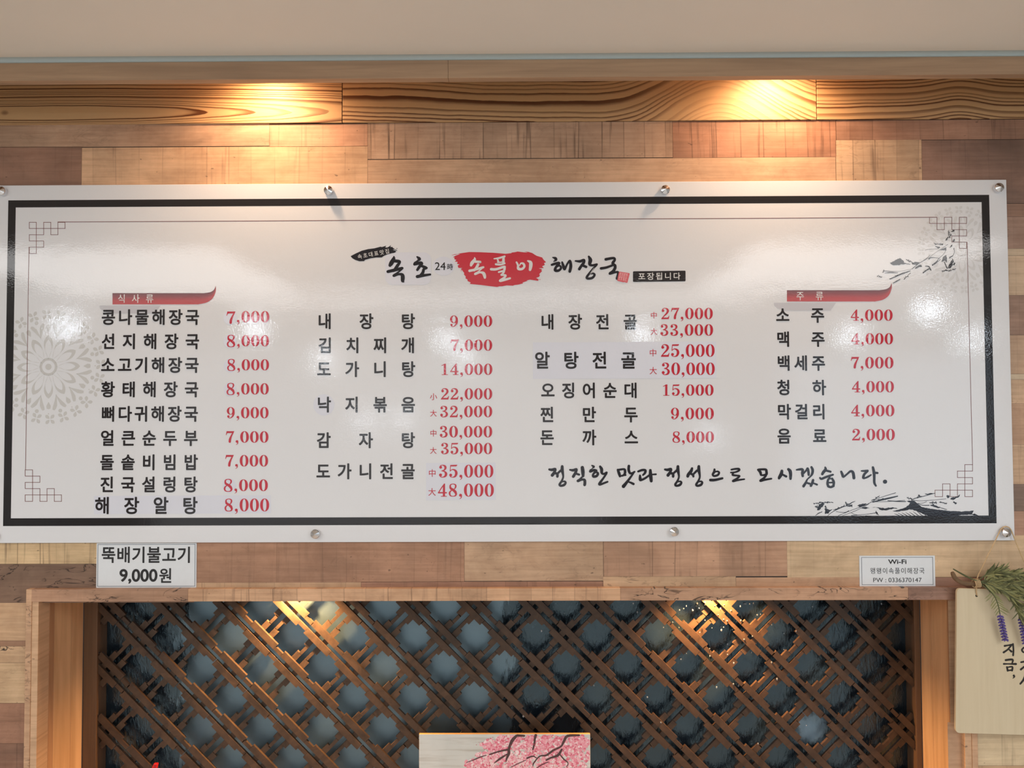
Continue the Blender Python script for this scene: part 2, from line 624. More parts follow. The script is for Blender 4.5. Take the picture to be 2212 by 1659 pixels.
def glyph(ch, bold):
    """outline of ch; bold > 0 thickens every stroke by laying copies round a small circle"""
    if ch not in _gl:
        _fc.body = ch
        bpy.context.view_layer.update()
        ev = _fo.evaluated_get(bpy.context.evaluated_depsgraph_get())
        me = bpy.data.meshes.new_from_object(ev)
        _gl[ch] = ([v.co.copy() for v in me.vertices], [tuple(p.vertices) for p in me.polygons])
        bpy.data.meshes.remove(me)
    v0, f0 = _gl[ch]
    if bold <= 0.001:
        return v0, f0
    vs, fs = [], []
    n = 10 if bold > 0.012 else 6
    for i in range(n):
        a = 2 * math.pi * i / n + 0.31
        d = Vector((math.cos(a) * bold, math.sin(a) * bold, 0))
        b = len(vs)
        vs += [v + d + Vector((0, 0, i * 1.5e-5)) for v in v0]
        fs += [tuple(j + b for j in f) for f in f0]
    return vs, fs


def put_glyph(bm, ch, bold, cx, cz, y, sx, sz, ex=0.46, ez=0.375, rot=0.0):
    """place the em box of ch with its centre at (cx, cz); sizes in metres per em"""
    vs, fs = glyph(ch, bold)
    ca, sa = math.cos(rot), math.sin(rot)
    nv = []
    for v in vs:
        a, b = (v.x - ex) * sx, (v.y - ez) * sz
        nv.append(bm.verts.new((cx + a * ca - b * sa, y - v.z * 0.35, cz + a * sa + b * ca)))
    for f in fs:
        try:
            nf = bm.faces.new([nv[i] for i in f])
            nf.normal_update()
            if nf.normal.y > 0:
                nf.normal_flip()
        except ValueError:
            pass


KB = 1.8508 / FPX      # metres per pixel on the board


def row_text(txt, xl, xr, yc, size, bold, y, sx=0.94):
    """letters spread evenly between their outer ink edges xl..xr (pixels)"""
    bm = bmesh.new()
    half = size * sx * 0.42
    for i, ch in enumerate(txt):
        c = (xl + half) + (xr - xl - 2 * half) * (i / max(len(txt) - 1, 1)) if len(txt) > 1 else (xl + xr) / 2
        p = P(c, yc, y)
        k = (y - CAM.y) / FPX
        put_glyph(bm, ch, bold, p.x, p.z, y, size * sx * k, size * k)
    return bm


def string_text(txt, xc, yc, size, bold, y, width=None, rot=0.0):
    """a run of latin letters centred on (xc, yc), optionally stretched to a width in pixels"""
    bm = bmesh.new()
    vs, fs = glyph(txt, bold)
    x0, x1 = min(v.x for v in vs), max(v.x for v in vs)
    z0, z1 = min(v.y for v in vs), max(v.y for v in vs)
    k = (y - CAM.y) / FPX
    p = P(xc, yc, y)
    sx = (width / (x1 - x0) if width else size) * k
    put_glyph(bm, txt, bold, p.x, p.z, y, sx, size * k, (x0 + x1) / 2, (z0 + z1) / 2, rot)
    return bm


# ---- old-style fat-face numerals, drawn stroke by stroke (unit height, y up)
def numeral(ink, ch, ox, oy, h, wf=1.0):
    """ink numeral ch with its left edge at ox, baseline oy (pixels), height h"""
    X = lambda x: ox + x * h * wf
    Y = lambda y: oy - y * h

    def S(*pts, taper=False):
        ink.stroke([(X(a), Y(b), c * h) for a, b, c in pts], n=5, taper=taper)

    def B(x, y, r):
        ink.disc(X(x), Y(y), r * h, n=14)

    def G(*pts):
        ink.poly([(X(a), Y(b)) for a, b in pts])
    if ch == '0':
        ink.ring(X(.3725), Y(.5), .3725 * h * wf, .5 * h, .145 * h * wf, .455 * h, 28, 2.15)
    elif ch == '1':
        G((.28, .03), (.47, .03), (.47, 1.0), (.40, 1.0), (.28, .93))
        G((.10, 0), (.65, 0), (.65, .05), (.10, .05))
        S((.10, .83, .05), (.22, .88, .06), (.36, .97, .07))
    elif ch == '2':
        B(.17, .75, .115)
        S((.085, .76, .05), (.16, .91, .06), (.33, .965, .07), (.53, .89, .15), (.60, .72, .19), (.50, .52, .15), (.28, .30, .10), (.06, .06, .07))
        G((.02, 0), (.67, 0), (.74, .32), (.70, .32), (.63, .20), (.55, .145), (.20, .145), (.02, .03))
    elif ch == '3':
        B(.16, .80, .11)
        S((.08, .82, .05), (.16, .93, .06), (.33, .967, .06), (.51, .89, .15), (.56, .75, .17), (.46, .59, .10), (.24, .52, .05))
        S((.24, .52, .05), (.48, .47, .10), (.61, .31, .19), (.55, .12, .16), (.35, .03, .07), (.16, .06, .06), (.06, .20, .05))
        B(.15, .20, .12)
    elif ch == '4':
        G((.40, .04), (.58, .04), (.58, 1.0), (.52, 1.0), (.40, .86))
        G((.0, .25), (.73, .25), (.73, .35), (.0, .35))
        S((.035, .30, .075), (.28, .66, .075), (.52, .97, .07))
        G((.24, 0), (.73, 0), (.73, .055), (.24, .055))
    elif ch == '5':
        G((.12, .98), (.70, 1.0), (.68, .92), (.60, .865), (.15, .865))
        S((.14, .95, .055), (.12, .74, .055), (.10, .50, .055))
        S((.10, .50, .05), (.30, .63, .07), (.54, .54, .16), (.62, .33, .20), (.52, .10, .15), (.32, .025, .06), (.14, .06, .05), (.05, .19, .05))
        B(.15, .19, .115)
    elif ch == '7':
        G((.10, 1.0), (.75, 1.0), (.75, .95), (.66, .835), (.20, .835), (.13, .80), (.075, .66), (.03, .66))
        S((.66, .88, .10), (.52, .62, .13), (.40, .32, .19), (.37, .09, .20))
    elif ch == '8':
        S((.15, .77, .13), (.20, .63, .17), (.40, .51, .19), (.57, .36, .20), (.62, .23, .15))
        S((.15, .77, .13), (.18, .90, .09), (.38, .97, .055), (.58, .90, .10), (.60, .76, .12), (.53, .62, .08), (.42, .54, .05))
        S((.33, .51, .05), (.16, .40, .10), (.10, .25, .13), (.17, .08, .09), (.38, .03, .055), (.58, .08, .10), (.64, .22, .15))
    elif ch == '9':
        ink.ring(X(.365), Y(.66), .345 * h * wf, .34 * h, .150 * h * wf, .295 * h, 24)
        S((.62, .66, .17), (.62, .45, .18), (.55, .22, .14), (.38, .05, .07), (.22, .035, .06), (.08, .15, .05))
        B(.16, .17, .105)
    elif ch == ',':
        B(.13, .11, .115)
        S((.19, .11, .10), (.20, -.02, .08), (.14, -.12, .05), (.03, -.18, .02))


def price_ink(txt, xr, y0, y1, layer, big=0.0, drop=0.0):
    """price right-aligned at xr; y0, y1 are the tops and bottoms of the noughts"""
    k = Ink(layer)
    h = y1 - y0
    f = 0.935 if h > 26.5 else 1.0
    x = xr - 0.745 * h * f
    pos = []
    for i, ch in enumerate(reversed(txt)):
        if i:
            x -= (0.43 if ch == ',' else 0.846) * h * f
        pos.append((ch, x))
    for n, (ch, x) in enumerate(reversed(pos)):
        if ch == ',':
            numeral(k, ch, x + 0.02 * h, y1, h, f)
        elif n == 0 and big:
            numeral(k, ch, x - 0.06 * h, y1 + drop, h * big)
        else:
            numeral(k, ch, x, y1, h, f)
    return k


# ------------------------------------------------------------------ room shell
def quadbox(name, m, *a, **k):
    bm = bmesh.new()
    box(bm, *a, **k)
    return structure(obj(name, bm, m))


M_CEIL = plain('ceiling_paint', (234, 229, 219), 0.85, grain=0.05, gscale=8)
M_ROOM = plain('room_paint', (222, 220, 216), 0.9, grain=0.04, gscale=5)
M_FLOOR = smooth_wood('floor_tile', (196, 192, 186), (170, 166, 160), vert=False)
XL, XR, YB = -5.2, 5.2, -7.2
quadbox('floor', M_FLOOR, XL, XR, YB, 0.35, -0.05, 0.0)
quadbox('ceiling', M_CEIL, XL, XR, YB, -0.199, CEIL, CEIL + 0.05)
quadbox('ceiling_recess', M_CEIL, XL, XR, -0.199, 0.06, COVE, COVE + 0.04)
quadbox('wall_left', M_ROOM, XL - 0.05, XL, YB, 0.06, 0.0, CEIL)
quadbox('wall_right', M_ROOM, XR, XR + 0.05, YB, 0.06, 0.0, CEIL)
quadbox('wall_front', M_ROOM, XL, XR, YB - 0.05, YB, 0.0, CEIL)

# niche opening
NX0 = P(83, 1400, -0.012).x
NX1 = P(2079, 1400, -0.012).x
NZ1 = P(1100, 1297.5, -0.014).z
NZ0 = 0.42
NZT = NZ1 + 0.09                   # niche soffit, hidden above the header
NY = 0.230

# ---- back wall: printed blocks in horizontal runs
wall = bmesh.new()
LT = wall.loops.layers.float_color.new('tone')
LP = wall.loops.layers.float_color.new('pat')


def block(x0, x1, z0, z1, rgb, saw=0.0, spalt=0.0, cloud=0.0, y=WALL_F, bm=None, lt=None, lp=None, gap=0.00028):
    bm = bm or wall
    lt, lp = lt or LT, lp or LP
    seed = random.random()
    c = lin(*rgb)
    vs = [bm.verts.new(q) for q in ((x0 + gap, y, z0 + gap), (x1 - gap, y, z0 + gap), (x1 - gap, y, z1 - gap), (x0 + gap, y, z1 - gap))]
    f = bm.faces.new(vs)
    for l in f.loops:
        l[lt] = (c[0], c[1], c[2], seed)
        l[lp] = (saw, spalt, cloud, 1)
    return f


def pblock(x0, x1, y0, y1, rgb, saw=0.0, spalt=0.0, cloud=0.0):
    xm, ym = (max(x0, 0) + min(x1, 2212)) / 2, (y0 + y1) / 2
    block(P(x0, ym, 0).x, P(x1, ym, 0).x, P(xm, y1, 0).z, P(xm, y0, 0).z, rgb, saw, spalt, cloud)


TAN, LTAN, RED_, BRN, GRY, CRM = (206, 164, 122), (216, 178, 134), (186, 134, 98), (160, 116, 88), (142, 114, 96), (222, 192, 150)
# above the board
pblock(-700, 582, 268, 317, (192, 150, 114), 0.05, 0.15, 0.40)
pblock(582, 794, 268, 317, (196, 142, 104), 0.35, 0, 0.15)
pblock(-700, 176, 317, 440, (158, 112, 84), 0.15, 0, 0.45)
pblock(176, 794, 317, 440, (212, 166, 120), 0.45, 0.0, 0.10)
pblock(794, 1453, 264, 342, (196, 154, 118), 0.9, 0.1, 0.12)
pblock(1453, 1806, 261, 340, (172, 118, 84), 0.8, 0.1, 0.35)
pblock(794, 1806, 342, 440, (208, 162, 120), 0.0, 0.10, 0.05)
pblock(1806, 2900, 259, 302, (174, 124, 92), 0.55, 0, 0.22)
pblock(1806, 1992, 302, 440, (206, 166, 124), 1.0, 0.2, 0.10)
pblock(1992, 2900, 302, 440, (152, 112, 90), 0.35, 0, 0.55)
# behind the board
zt, zb = P(1100, 440, 0).z, P(1100, 1120, 0).z
block(-2.4, P(2100, 700, 0).x, zb, zt, TAN)
# right of the board
for (y0, y1, c, a, b, g) in ((440, 468, BRN, .2, 0, .3), (468, 537, (176, 134, 108), .3, 0, .25), (537, 553, (208, 178, 142), 0, 0, 0),
                             (553, 638, (210, 176, 138), .5, 0, .1), (638, 724, (168, 128, 102), .3, 0, .4), (724, 808, (202, 162, 124), .3, .1, .1),
                             (808, 820, (222, 196, 160), 0, 0, 0), (820, 872, (204, 164, 124), .2, .4, .1), (872, 960, (196, 152, 114), .2, .1, .1),
                             (960, 1046, (206, 166, 126), .2, .3, .1), (1046, 1104, (140, 112, 94), 0, .7, .5), (1104, 1157, (184, 138, 108), .3, 0, .1)):
    pblock(2100, 2900, y0, y1, c, a, b, g)
# under the board
pblock(-700, 420, 1120, 1218, (224, 188, 134), 0.65, 0.0, 0.04)
pblock(-700, 420, 1218, 1302, (142, 108, 84), 0.0, 0.9, 0.45)
pblock(420, 1003, 1120, 1258, (190, 136, 98), 0.35, 0.1, 0.22)
pblock(1003, 1303, 1120, 1255, (202, 160, 120), 0.0, 0.15, 0.18)
pblock(420, 780, 1258, 1296, (206, 164, 120), 0.4, 0, 0.1)
pblock(780, 1303, 1256, 1296, (172, 120, 88), 0.5, 0, 0.25)
pblock(1303, 1700, 1120, 1245, (196, 146, 108), 0.6, 0.05, 0.12)
pblock(1700, 2900, 1157, 1247, (220, 184, 138), 0.12, 0.0, 0.08)
pblock(1303, 1590, 1245, 1296, (206, 164, 120), 0.1, 0.4, 0.10)
pblock(1590, 1862, 1247, 1296, (206, 156, 112), 0, 0.1, 0.05)
pblock(1862, 2900, 1247, 1296, (170, 122, 96), 0.1, 0, 0.2)
# left of the niche
for (y0, y1, c, a, b, g) in ((1302, 1384, (208, 164, 118), 0, 0, .08), (1384, 1396, (172, 124, 88), .3, 0, .3), (1396, 1432, (208, 166, 120), .1, 1.0, .1),
                             (1432, 1519, (214, 174, 126), 0, .1, .02), (1519, 1606, (170, 118, 86), .15, .1, .25), (1606, 1900, (150, 104, 78), .6, 0, .4)):
    pblock(-700, 60, y0, y1, c, a, b, g)
# right of the niche
pblock(2050, 2900, 1296, 1560, (206, 166, 126), 0.3, 0.1, 0.1)
pblock(2050, 2094, 1560, 1900, (206, 160, 118), 0.05, 0, 0.05)
pblock(2094, 2110, 1560, 1900, (214, 186, 156), 0, 0, 0)
pblock(2110, 2900, 1560, 1654, (226, 200, 156), 0.55, 0, 0.03)
pblock(2110, 2900, 1654, 1900, (206, 166, 120), 0.3, 0, 0.1)
# the rest of the wall, out of the picture
for k in range(12):
    z0 = 0.02 + k * 0.05
    for (a, b) in ((XL, NX0 - 0.03), (NX1 + 0.03, XR)):
        block(a, b, z0, min(z0 + 0.05, 0.60), random.choice((TAN, LTAN, RED_, BRN)), 0.3, 0.2, 0.2, 0.0012)
for k in range(30):
    z0 = 0.60 + k * 0.06
    for (a, b) in ((XL, -1.8), (1.8, XR)):
        block(a, b, z0, z0 + 0.06, random.choice((TAN, LTAN, RED_, BRN, GRY)), 0.3, 0.2, 0.2, 0.0012)


def wall_core(bm, x0, x1, z0, z1, y0=0.002, y1=0.05):
    vs = box(bm, x0, x1, y0, y1, z0, z1)
    for f in {f for v in vs for f in v.link_faces}:
        for l in f.loops:
            l[LT] = (0.075, 0.045, 0.03, 0.3)
            l[LP] = (0, 0, 0, 1)


wall_core(wall, XL, XR, NZ1, COVE)

wall_core(wall, XL, NX0 - 0.024, 0.0, NZ1)
wall_core(wall, NX1 + 0.024, XR, 0.0, NZ1)
wall_core(wall, NX0, NX1, 0.0, NZ0 - 0.02)
wb = obj('wall_back', wall, M_LAM)
structure(wb)

# ---- pine boards along the top of the wall
zp0, zp1 = P(1100, 265, 0.004).z, COVE
xs = [-2.7, P(740, 220, 0).x, P(1763, 220, 0).x, 2.7]
pines = [pine('pine_flame', P(90, 250, 0).x, P(200, 245, 0).z, 0.36, 0.0165, 2.9, 0.0, gate=0.95),
         pine('pine_sweep', P(1560, 300, 0).x, P(1200, 275, 0).z, 0.16, 0.055, 3.6, 0.10, amp=-2.2, gate=0.75),
         pine('pine_straight', P(2070, 262, 0).x, P(2000, 262, 0).z, 0.07, 0.030, 2.6, 0.0, amp=-0.5)]
for i in range(3):
    bm = bmesh.new()
    box(bm, xs[i] + 0.0008, xs[i + 1] - 0.0008, -0.0035, 0.0018, zp0, zp1, 0.0012)
    structure(obj('trim_%d' % (i + 1), bm, pines[i]))

# ---- valance board and cornice under the ceiling
VY = -0.20
zv0 = P(1100, 167.5, VY).z
M_VAL = smooth_wood('valance_wood', (186, 154, 124), (130, 104, 84), vert=False, cut=0.5)
xj = P(968, 150, VY).x
for i, (a, b) in enumerate(((XL + 0.5, xj - 0.0002), (xj + 0.0002, XR - 0.5))):
    bm = bmesh.new()
    box(bm, a, b, VY, VY + 0.022, zv0, COVE, 0.0008)
    structure(obj('trim_%d' % (i + 4), bm, M_VAL))
# soffit above the gap between valance and wall: the ceiling itself closes it
# cornice: small white cove along the valance
M_COR = plain('cornice_paint', (176, 188, 188), 0.5)
zc0 = P(1100, 127.5, VY - 0.004).z
bm = bmesh.new()
prof = []
h = CEIL - zc0
for k in range(9):
    a = math.pi / 2 * k / 8
    prof.append((VY - 0.003 - h * 1.3 * (1 - math.cos(a)), zc0 + h * math.sin(a)))
prof = [(VY, zc0 - 0.0)] + [(VY - 0.003, zc0)] + prof[1:] + [(VY, CEIL)]
rings = [[bm.verts.new((x, y, z)) for (y, z) in prof] for x in (XL + 0.5, XR - 0.5)]
for k in range(len(prof)):
    j = (k + 1) % len(prof)
    bm.faces.new((rings[0][k], rings[0][j], rings[1][j], rings[1][k]))
bm.faces.new(rings[0])
bm.faces.new(rings[1][::-1])
bmesh.ops.recalc_face_normals(bm, faces=bm.faces)
structure(obj('trim_6', bm, M_COR))

# ------------------------------------------------------------------ niche
# frame: a header and two side strips standing proud of the wall


def lam_box(bm, lt, lp, x0, x1, y0, y1, z0, z1, rgb, saw=0.0, spalt=0.0, cloud=0.0, bevel=0.0008):
    old = set(bm.faces)
    box(bm, x0, x1, y0, y1, z0, z1, bevel)
    c = lin(*rgb)
    s = random.random()
    for f in bm.faces:
        if f in old:
            continue
        for l in f.loops:
            l[lt] = (c[0], c[1], c[2], s)
            l[lp] = (saw, spalt, cloud, 1)


def lam_bm():
    bm = bmesh.new()
    return bm, bm.loops.layers.float_color.new('tone'), bm.loops.layers.float_color.new('pat')


zh1 = P(1100, 1271, -0.016).z
fx0 = P(56, 1300, -0.016).x
fx1 = -fx0 + (NX0 + NX1)
bm, lt, lp = lam_bm()
hx = [P(68, 1285, -0.016).x, P(406, 1285, -0.016).x, P(1340, 1285, -0.016).x, P(1962, 1285, -0.016).x, NX1 + 0.012]
for i, (c, a, b, g) in enumerate((((188, 140, 104), 0.1, 1.0, 0.45), ((212, 162, 116), 0.85, 0.1, 0.06), ((204, 154, 114), 0.1, 1.0, 0.15), ((160, 118, 96), 0.1, 0.3, 0.5))):
    lam_box(bm, lt, lp, hx[i], hx[i + 1], -0.016, 0.05, NZ1, zh1, c, a, b, g)
structure(obj('trim_7', bm, M_LAM))
for n, (a, b, c) in enumerate(((fx0, fx0 + 0.0135, NX0), (fx1, fx1 - 0.0135, NX1))):
    bm, lt, lp = lam_bm()
    x0, x1 = min(a, b), max(a, b)
    lam_box(bm, lt, lp, x0, x1, -0.016, 0.03, NZ0, zh1 if n == 0 else NZ1 - 0.002, (210, 162, 118), 0.0, 0.5 if n == 0 else 0.1, 0.15)
    x0, x1 = min(b, c), max(b, c)
    lam_box(bm, lt, lp, x0, x1, -0.014, 0.03, NZ0, NZ1 - 0.0005, (214, 168, 122), 0.0, 0.08, 0.05)
    structure(obj('trim_%d' % (8 + n), bm, M_LAM))

# niche sides (three planks deep each), soffit, sill and stone back
M_JAMB = smooth_wood('jamb_wood', (226, 184, 140), (176, 130, 90), vert=True, cut=0.55)
M_JAMB2 = smooth_wood('jamb_wood_dark', (196, 150, 112), (148, 104, 72), vert=True, cut=0.6)
M_DARK = smooth_wood('dark_frame', (112, 84, 62), (70, 52, 38), vert=True, cut=0.5)
YJ = [0.030, 0.050, 0.125, 0.178]
for n, (x0, s) in enumerate(((NX0, -1), (NX1, 1))):
    bm = bmesh.new()
    for i in range(3):
        a, b = x0, x0 + s * (0.02 + 0.001 * i)
        box(bm, min(a, b), max(a, b), YJ[i] + 0.0004, YJ[i + 1], NZ0, NZT if i else NZ1, 0.0006, mi=min(i, 1))
    structure(obj('wall_niche_%s' % ('left' if n == 0 else 'right'), bm, [M_JAMB2, M_JAMB]))
quadbox('wall_niche_top', M_JAMB, NX0, NX1, 0.05, NY, NZT, NZT + 0.02)
quadbox('wall_niche_sill', M_JAMB, NX0 - 0.02, NX1 + 0.02, -0.02, NY, NZ0 - 0.02, NZ0)
quadbox('wall_niche_back', M_SLATE, NX0, NX1, NY, NY + 0.02, NZ0, NZT)

# ---- the lattice
lat = thing('lattice_screen', 'dark wooden lattice of crossed double bars over slate stone inside the niche', 'lattice screen', ((NX0 + NX1) / 2, 0.2, NZ0))
LX0, LX1 = P(214, 1400, 0.19).x, P(1972, 1400, 0.19).x
bm = bmesh.new()
box(bm, NX0, LX0, 0.180, NY, NZ0, NZT, 0.001)
obj('side_rail', bm, M_DARK, lat)
bm = bmesh.new()
box(bm, LX1, NX1, 0.180, NY, NZ0, NZT, 0.001)
obj('side_rail', bm, M_DARK, lat)
node = P(893.6, 1310.3, 0.197)
PX = 130.75 / FPX * (0.197 - CAM.y)      # node pitch
PD = PX / math.sqrt(2)


def clip_rect(poly, x0, x1, z0, z1):
    def cl(p, f, g):
        out = []
        for i in range(len(p)):
            a, b = p[i - 1], p[i]
            fa, fb = f(a), f(b)
            if fa >= 0:
                if fb < 0:
                    out.append(g(a, b, fa / (fa - fb)))
                else:
                    out.append(b)
            elif fb >= 0:
                out.append(g(a, b, fa / (fa - fb)))
                out.append(b)
        return out
    g = lambda a, b, t: (a[0] + (b[0] - a[0]) * t, a[1] + (b[1] - a[1]) * t)
    for f in (lambda p: p[0] - x0, lambda p: x1 - p[0], lambda p: p[1] - z0, lambda p: z1 - p[1]):
        if len(poly) < 3:
            return []
        poly = cl(poly, f, g)
    return poly


def prism(bm, poly, y0, y1):
    area = sum(poly[i - 1][0] * poly[i][1] - poly[i][0] * poly[i - 1][1] for i in range(len(poly))) / 2
    if abs(area) < 2e-7:
        return
    if area > 0:
        poly = poly[::-1]
    q = []
    for p in poly:
        if not q or math.hypot(p[0] - q[-1][0], p[1] - q[-1][1]) > 1e-5:
            q.append(p)
    if len(q) > 1 and math.hypot(q[0][0] - q[-1][0], q[0][1] - q[-1][1]) < 1e-5:
        q.pop()
    if len(q) < 3:
        return
    a = [bm.verts.new((x, y0, z)) for x, z in q]
    b = [bm.verts.new((x, y1, z)) for x, z in q]
    bm.faces.new(a[::-1])
    bm.faces.new(b)
    for i in range(len(q)):
        j = (i + 1) % len(q)
        bm.faces.new((a[i], a[j], b[j], b[i]))


INN, NAR, THK, RUN = 0.048, 0.134, 0.196, 0.385
for d in (1, -1):                        # 1: falling to the right (in front), -1: rising
    inn = INN if d == 1 else 0.060
    y0, y1 = (0.186, 0.1945) if d == 1 else (0.1945, 0.203)
    ax = Vector((1, -d)).normalized()     # along the bar
    nr = Vector((d, 1)).normalized()      # across
    for k in range(-18, 19):
        for side in (-1, 1):
            bm = bmesh.new()
            for m in range(-18, 19):
                for (a, b, wd) in ((m - RUN, m + RUN, THK), (m + RUN, m + 1 - RUN, NAR)):
                    jit = random.uniform(-0.012, 0.012)
                    quad = []
                    for (u, t) in ((a + jit, inn), (b + jit, inn), (b + jit, wd), (a + jit, wd)):
                        q = Vector((node.x, node.z)) + ax * (u * PD) + nr * ((k + side * t) * PD)
                        quad.append((q.x, q.y))
                    quad = clip_rect(quad, LX0, LX1, NZ0 + 0.001, NZT - 0.001)
                    if len(quad) >= 3:
                        prism(bm, quad, y0, y1)
            if len(bm.verts) > 8:
                bmesh.ops.recalc_face_normals(bm, faces=bm.faces)
                obj('lattice_bar', bm, M_BARS, lat)
            else:
                bm.free()

# water drops hanging on the wet bars and stone
t = NT('water')
t.setv(color=(0.9, 0.95, 1.0, 1), rough=0.03, spec=0.8)
t.b.inputs['Transmission Weight'].default_value = 0.85
t.b.inputs['IOR'].default_value = 1.33
M_WATER = t.m
bm = bmesh.new()
for k in range(95):
    near = random.random() < 0.7
    px = random.gauss(1560, 85) if near else random.uniform(1120, 1950)
    py = 1300 + abs(random.gauss(0, 90)) if near else random.uniform(1302, 1655)
    if not 1110 < px < 1960 or py > 1656:
        continue
    p = P(px, py, 0.1848 if random.random() < 0.5 else NY - 0.004)
    r = random.uniform(0.0011, 0.0024)
    res = bmesh.ops.create_icosphere(bm, subdivisions=2, radius=r)
    st = random.uniform(1.0, 1.6)
    for v in res['verts']:
        v.co = Vector((v.co.x * random.uniform(0.95, 1.05), v.co.y * 0.7, v.co.z * st)) + p
wd = obj('water_drops', bm, M_WATER, None, smooth=True)
wd['kind'] = 'stuff'
tag(wd, 'clear water drops clinging to the wet right half of the lattice', 'water')

# ------------------------------------------------------------------ menu board
bx0 = P(-26, 780, BOARD_F).x
bx1 = (P(2174, 389, BOARD_F).x + P(2192, 1167, BOARD_F).x) / 2
bz1 = (P(700, 396, BOARD_F).z + P(2100, 389, BOARD_F).z) / 2
bz0 = (P(700, 1171.5, BOARD_F).z + P(2100, 1167.6, BOARD_F).z) / 2
board = thing('menu_board', 'wide glossy white menu board with black border, black dish names and red prices', 'menu board', ((bx0 + bx1) / 2, BOARD_F, bz0))
bm = bmesh.new()
box(bm, bx0, bx1, BOARD_F, BOARD_F + 0.006, bz0, bz1, 0.0009)
obj('panel', bm, M_WHITE, board)
LAY = [BOARD_F - 0.00013 * k for k in range(9)]

# black border, exactly upright on the board
tl, br = P(18, 432.8, BOARD_F), P(2152.7, 1130.4, BOARD_F)
BX0, BX1, BZ1, BZ0 = tl.x, tl.x + 2.38, tl.z, tl.z - 0.78958
WB = 0.0186
bm = bmesh.new()


def flat(bm, x0, x1, z0, z1, y):
    bm.faces.new([bm.verts.new(q) for q in ((x0, y, z0), (x1, y, z0), (x1, y, z1), (x0, y, z1))])


flat(bm, BX0, BX1, BZ1 - WB * .95, BZ1, LAY[1])
flat(bm, BX0, BX1, BZ0, BZ0 + WB, LAY[1])
flat(bm, BX0, BX0 + WB, BZ0 + WB, BZ1 - WB * .95, LAY[1])
flat(bm, BX1 - WB, BX1, BZ0 + WB, BZ1 - WB * .95, LAY[1])
obj('border_band', bm, ink('print_border', (40, 38, 40), 0.05), board)
IX0, IX1 = BX0 + WB, BX1 - WB

# flower medallions
SX = lambda px: P(px, 790, BOARD_F).x


def clipx(pts, lo, hi):
    return clip_rect(pts, lo, hi, -1e9, 1e9)


def medallion(cx, cy, s, mat, name):
    k = Ink(LAY[1])
    c = P(cx, cy, LAY[1])
    lo, hi = IX0 + 0.0002, IX1 - 0.0002

    def pol(pts):
        w_ = [(c.x + x * s * KB, c.z + y * s * KB) for x, y in pts]
        w_ = clipx(w_, lo, hi)
        if len(w_) >= 3:
            f = k.bm.faces.new([k.bm.verts.new((a, k.y, b)) for a, b in w_])
            f.normal_update()
            if f.normal.y > 0:
                f.normal_flip()

    def rotp(pts, a):
        ca, sa = math.cos(a), math.sin(a)
        return [(x * ca - y * sa, x * sa + y * ca) for x, y in pts]

    def drop(r0, r1, wd, bias=0.62, n=12):
        up, dn = [], []
        for i in range(n + 1):
            t_ = i / n
            hh = wd * max(math.sin(math.pi * t_ ** (math.log(0.5) / math.log(bias))), 0.0) ** 0.72
            up.append((r0 + (r1 - r0) * t_, hh))
            dn.append((r0 + (r1 - r0) * t_, -hh))
        return up, dn
    circ = lambda r, n=20: [(r * math.cos(2 * math.pi * i / n), r * math.sin(2 * math.pi * i / n)) for i in range(n)]
    pol(circ(6.8))
    for i in range(24):
        a, b = 2 * math.pi * i / 24, 2 * math.pi * (i + 1) / 24
        pol([(14 * math.cos(a), 14 * math.sin(a)), (14 * math.cos(b), 14 * math.sin(b)), (19.5 * math.cos(b), 19.5 * math.sin(b)), (19.5 * math.cos(a), 19.5 * math.sin(a))])
    for i in range(12):
        a = math.radians(30 * i + 1)
        uo, do = drop(17, 69, 9.8, 0.64, 16)
        ui, di = drop(18.5, 59, 7.4, 0.56, 16)
        # outlined petal: the ring between the outer and the inner drop
        for A, B in ((uo, ui), (do, di)):
            for j in range(len(A) - 1):
                pol(rotp([A[j], A[j + 1], B[j + 1], B[j]], a))
        pol(rotp([uo[-1], do[-1], di[-1], ui[-1]], a))
        # tip between the forks
        pol(rotp([(76, 0), (85, 5), (91, 4), (92, 0), (91, -4), (85, -5)], a))
        # forked leaves
        for sg in (1, -1):
            leaf = [(62, 0.5 * sg), (74, 2.2 * sg), (86, 5.0 * sg), (92, 9.5 * sg), (95, 14 * sg), (92, 17.5 * sg), (87, 15.5 * sg), (78, 9.5 * sg), (68, 3.5 * sg)]
            pol(rotp(leaf, a + math.radians(15) - sg * math.radians(1)))
        pol([(x + 99 * math.cos(a + math.radians(15)), y + 99 * math.sin(a + math.radians(15))) for x, y in circ(4.3, 12)])
        pol([(x + 102 * math.cos(a), y + 102 * math.sin(a)) for x, y in circ(1.5, 8)])
    for i in range(24):
        a = math.radians(15 * i + 2.5)
        for q in range(4):
            b = a + math.radians(45 + 90 * q)
            u_, d_ = drop(1.4, 13.4, 3.7, 0.58, 10)
            pol([(x + 114 * math.cos(a), y + 114 * math.sin(a)) for x, y in rotp(u_ + d_[::-1][1:-1], b)])
    k.obj(name, mat, board)


medallion(104.6, 792.4, 1.0, M_GREY, 'flower_medallion')
medallion(2077, 539, 0.765, M_GREYLT, 'flower_medallion')

# thin maroon frame line with fret corners
k = Ink(LAY[2])
k.line(125, 479.6, 2024, 469.4, 1.3)
k.line(62.6, 534, 55.0, 1015, 1.15)
k.line(2089, 523, 2101, 1004, 1.15)
k.obj('frame_line', M_LINE, board)


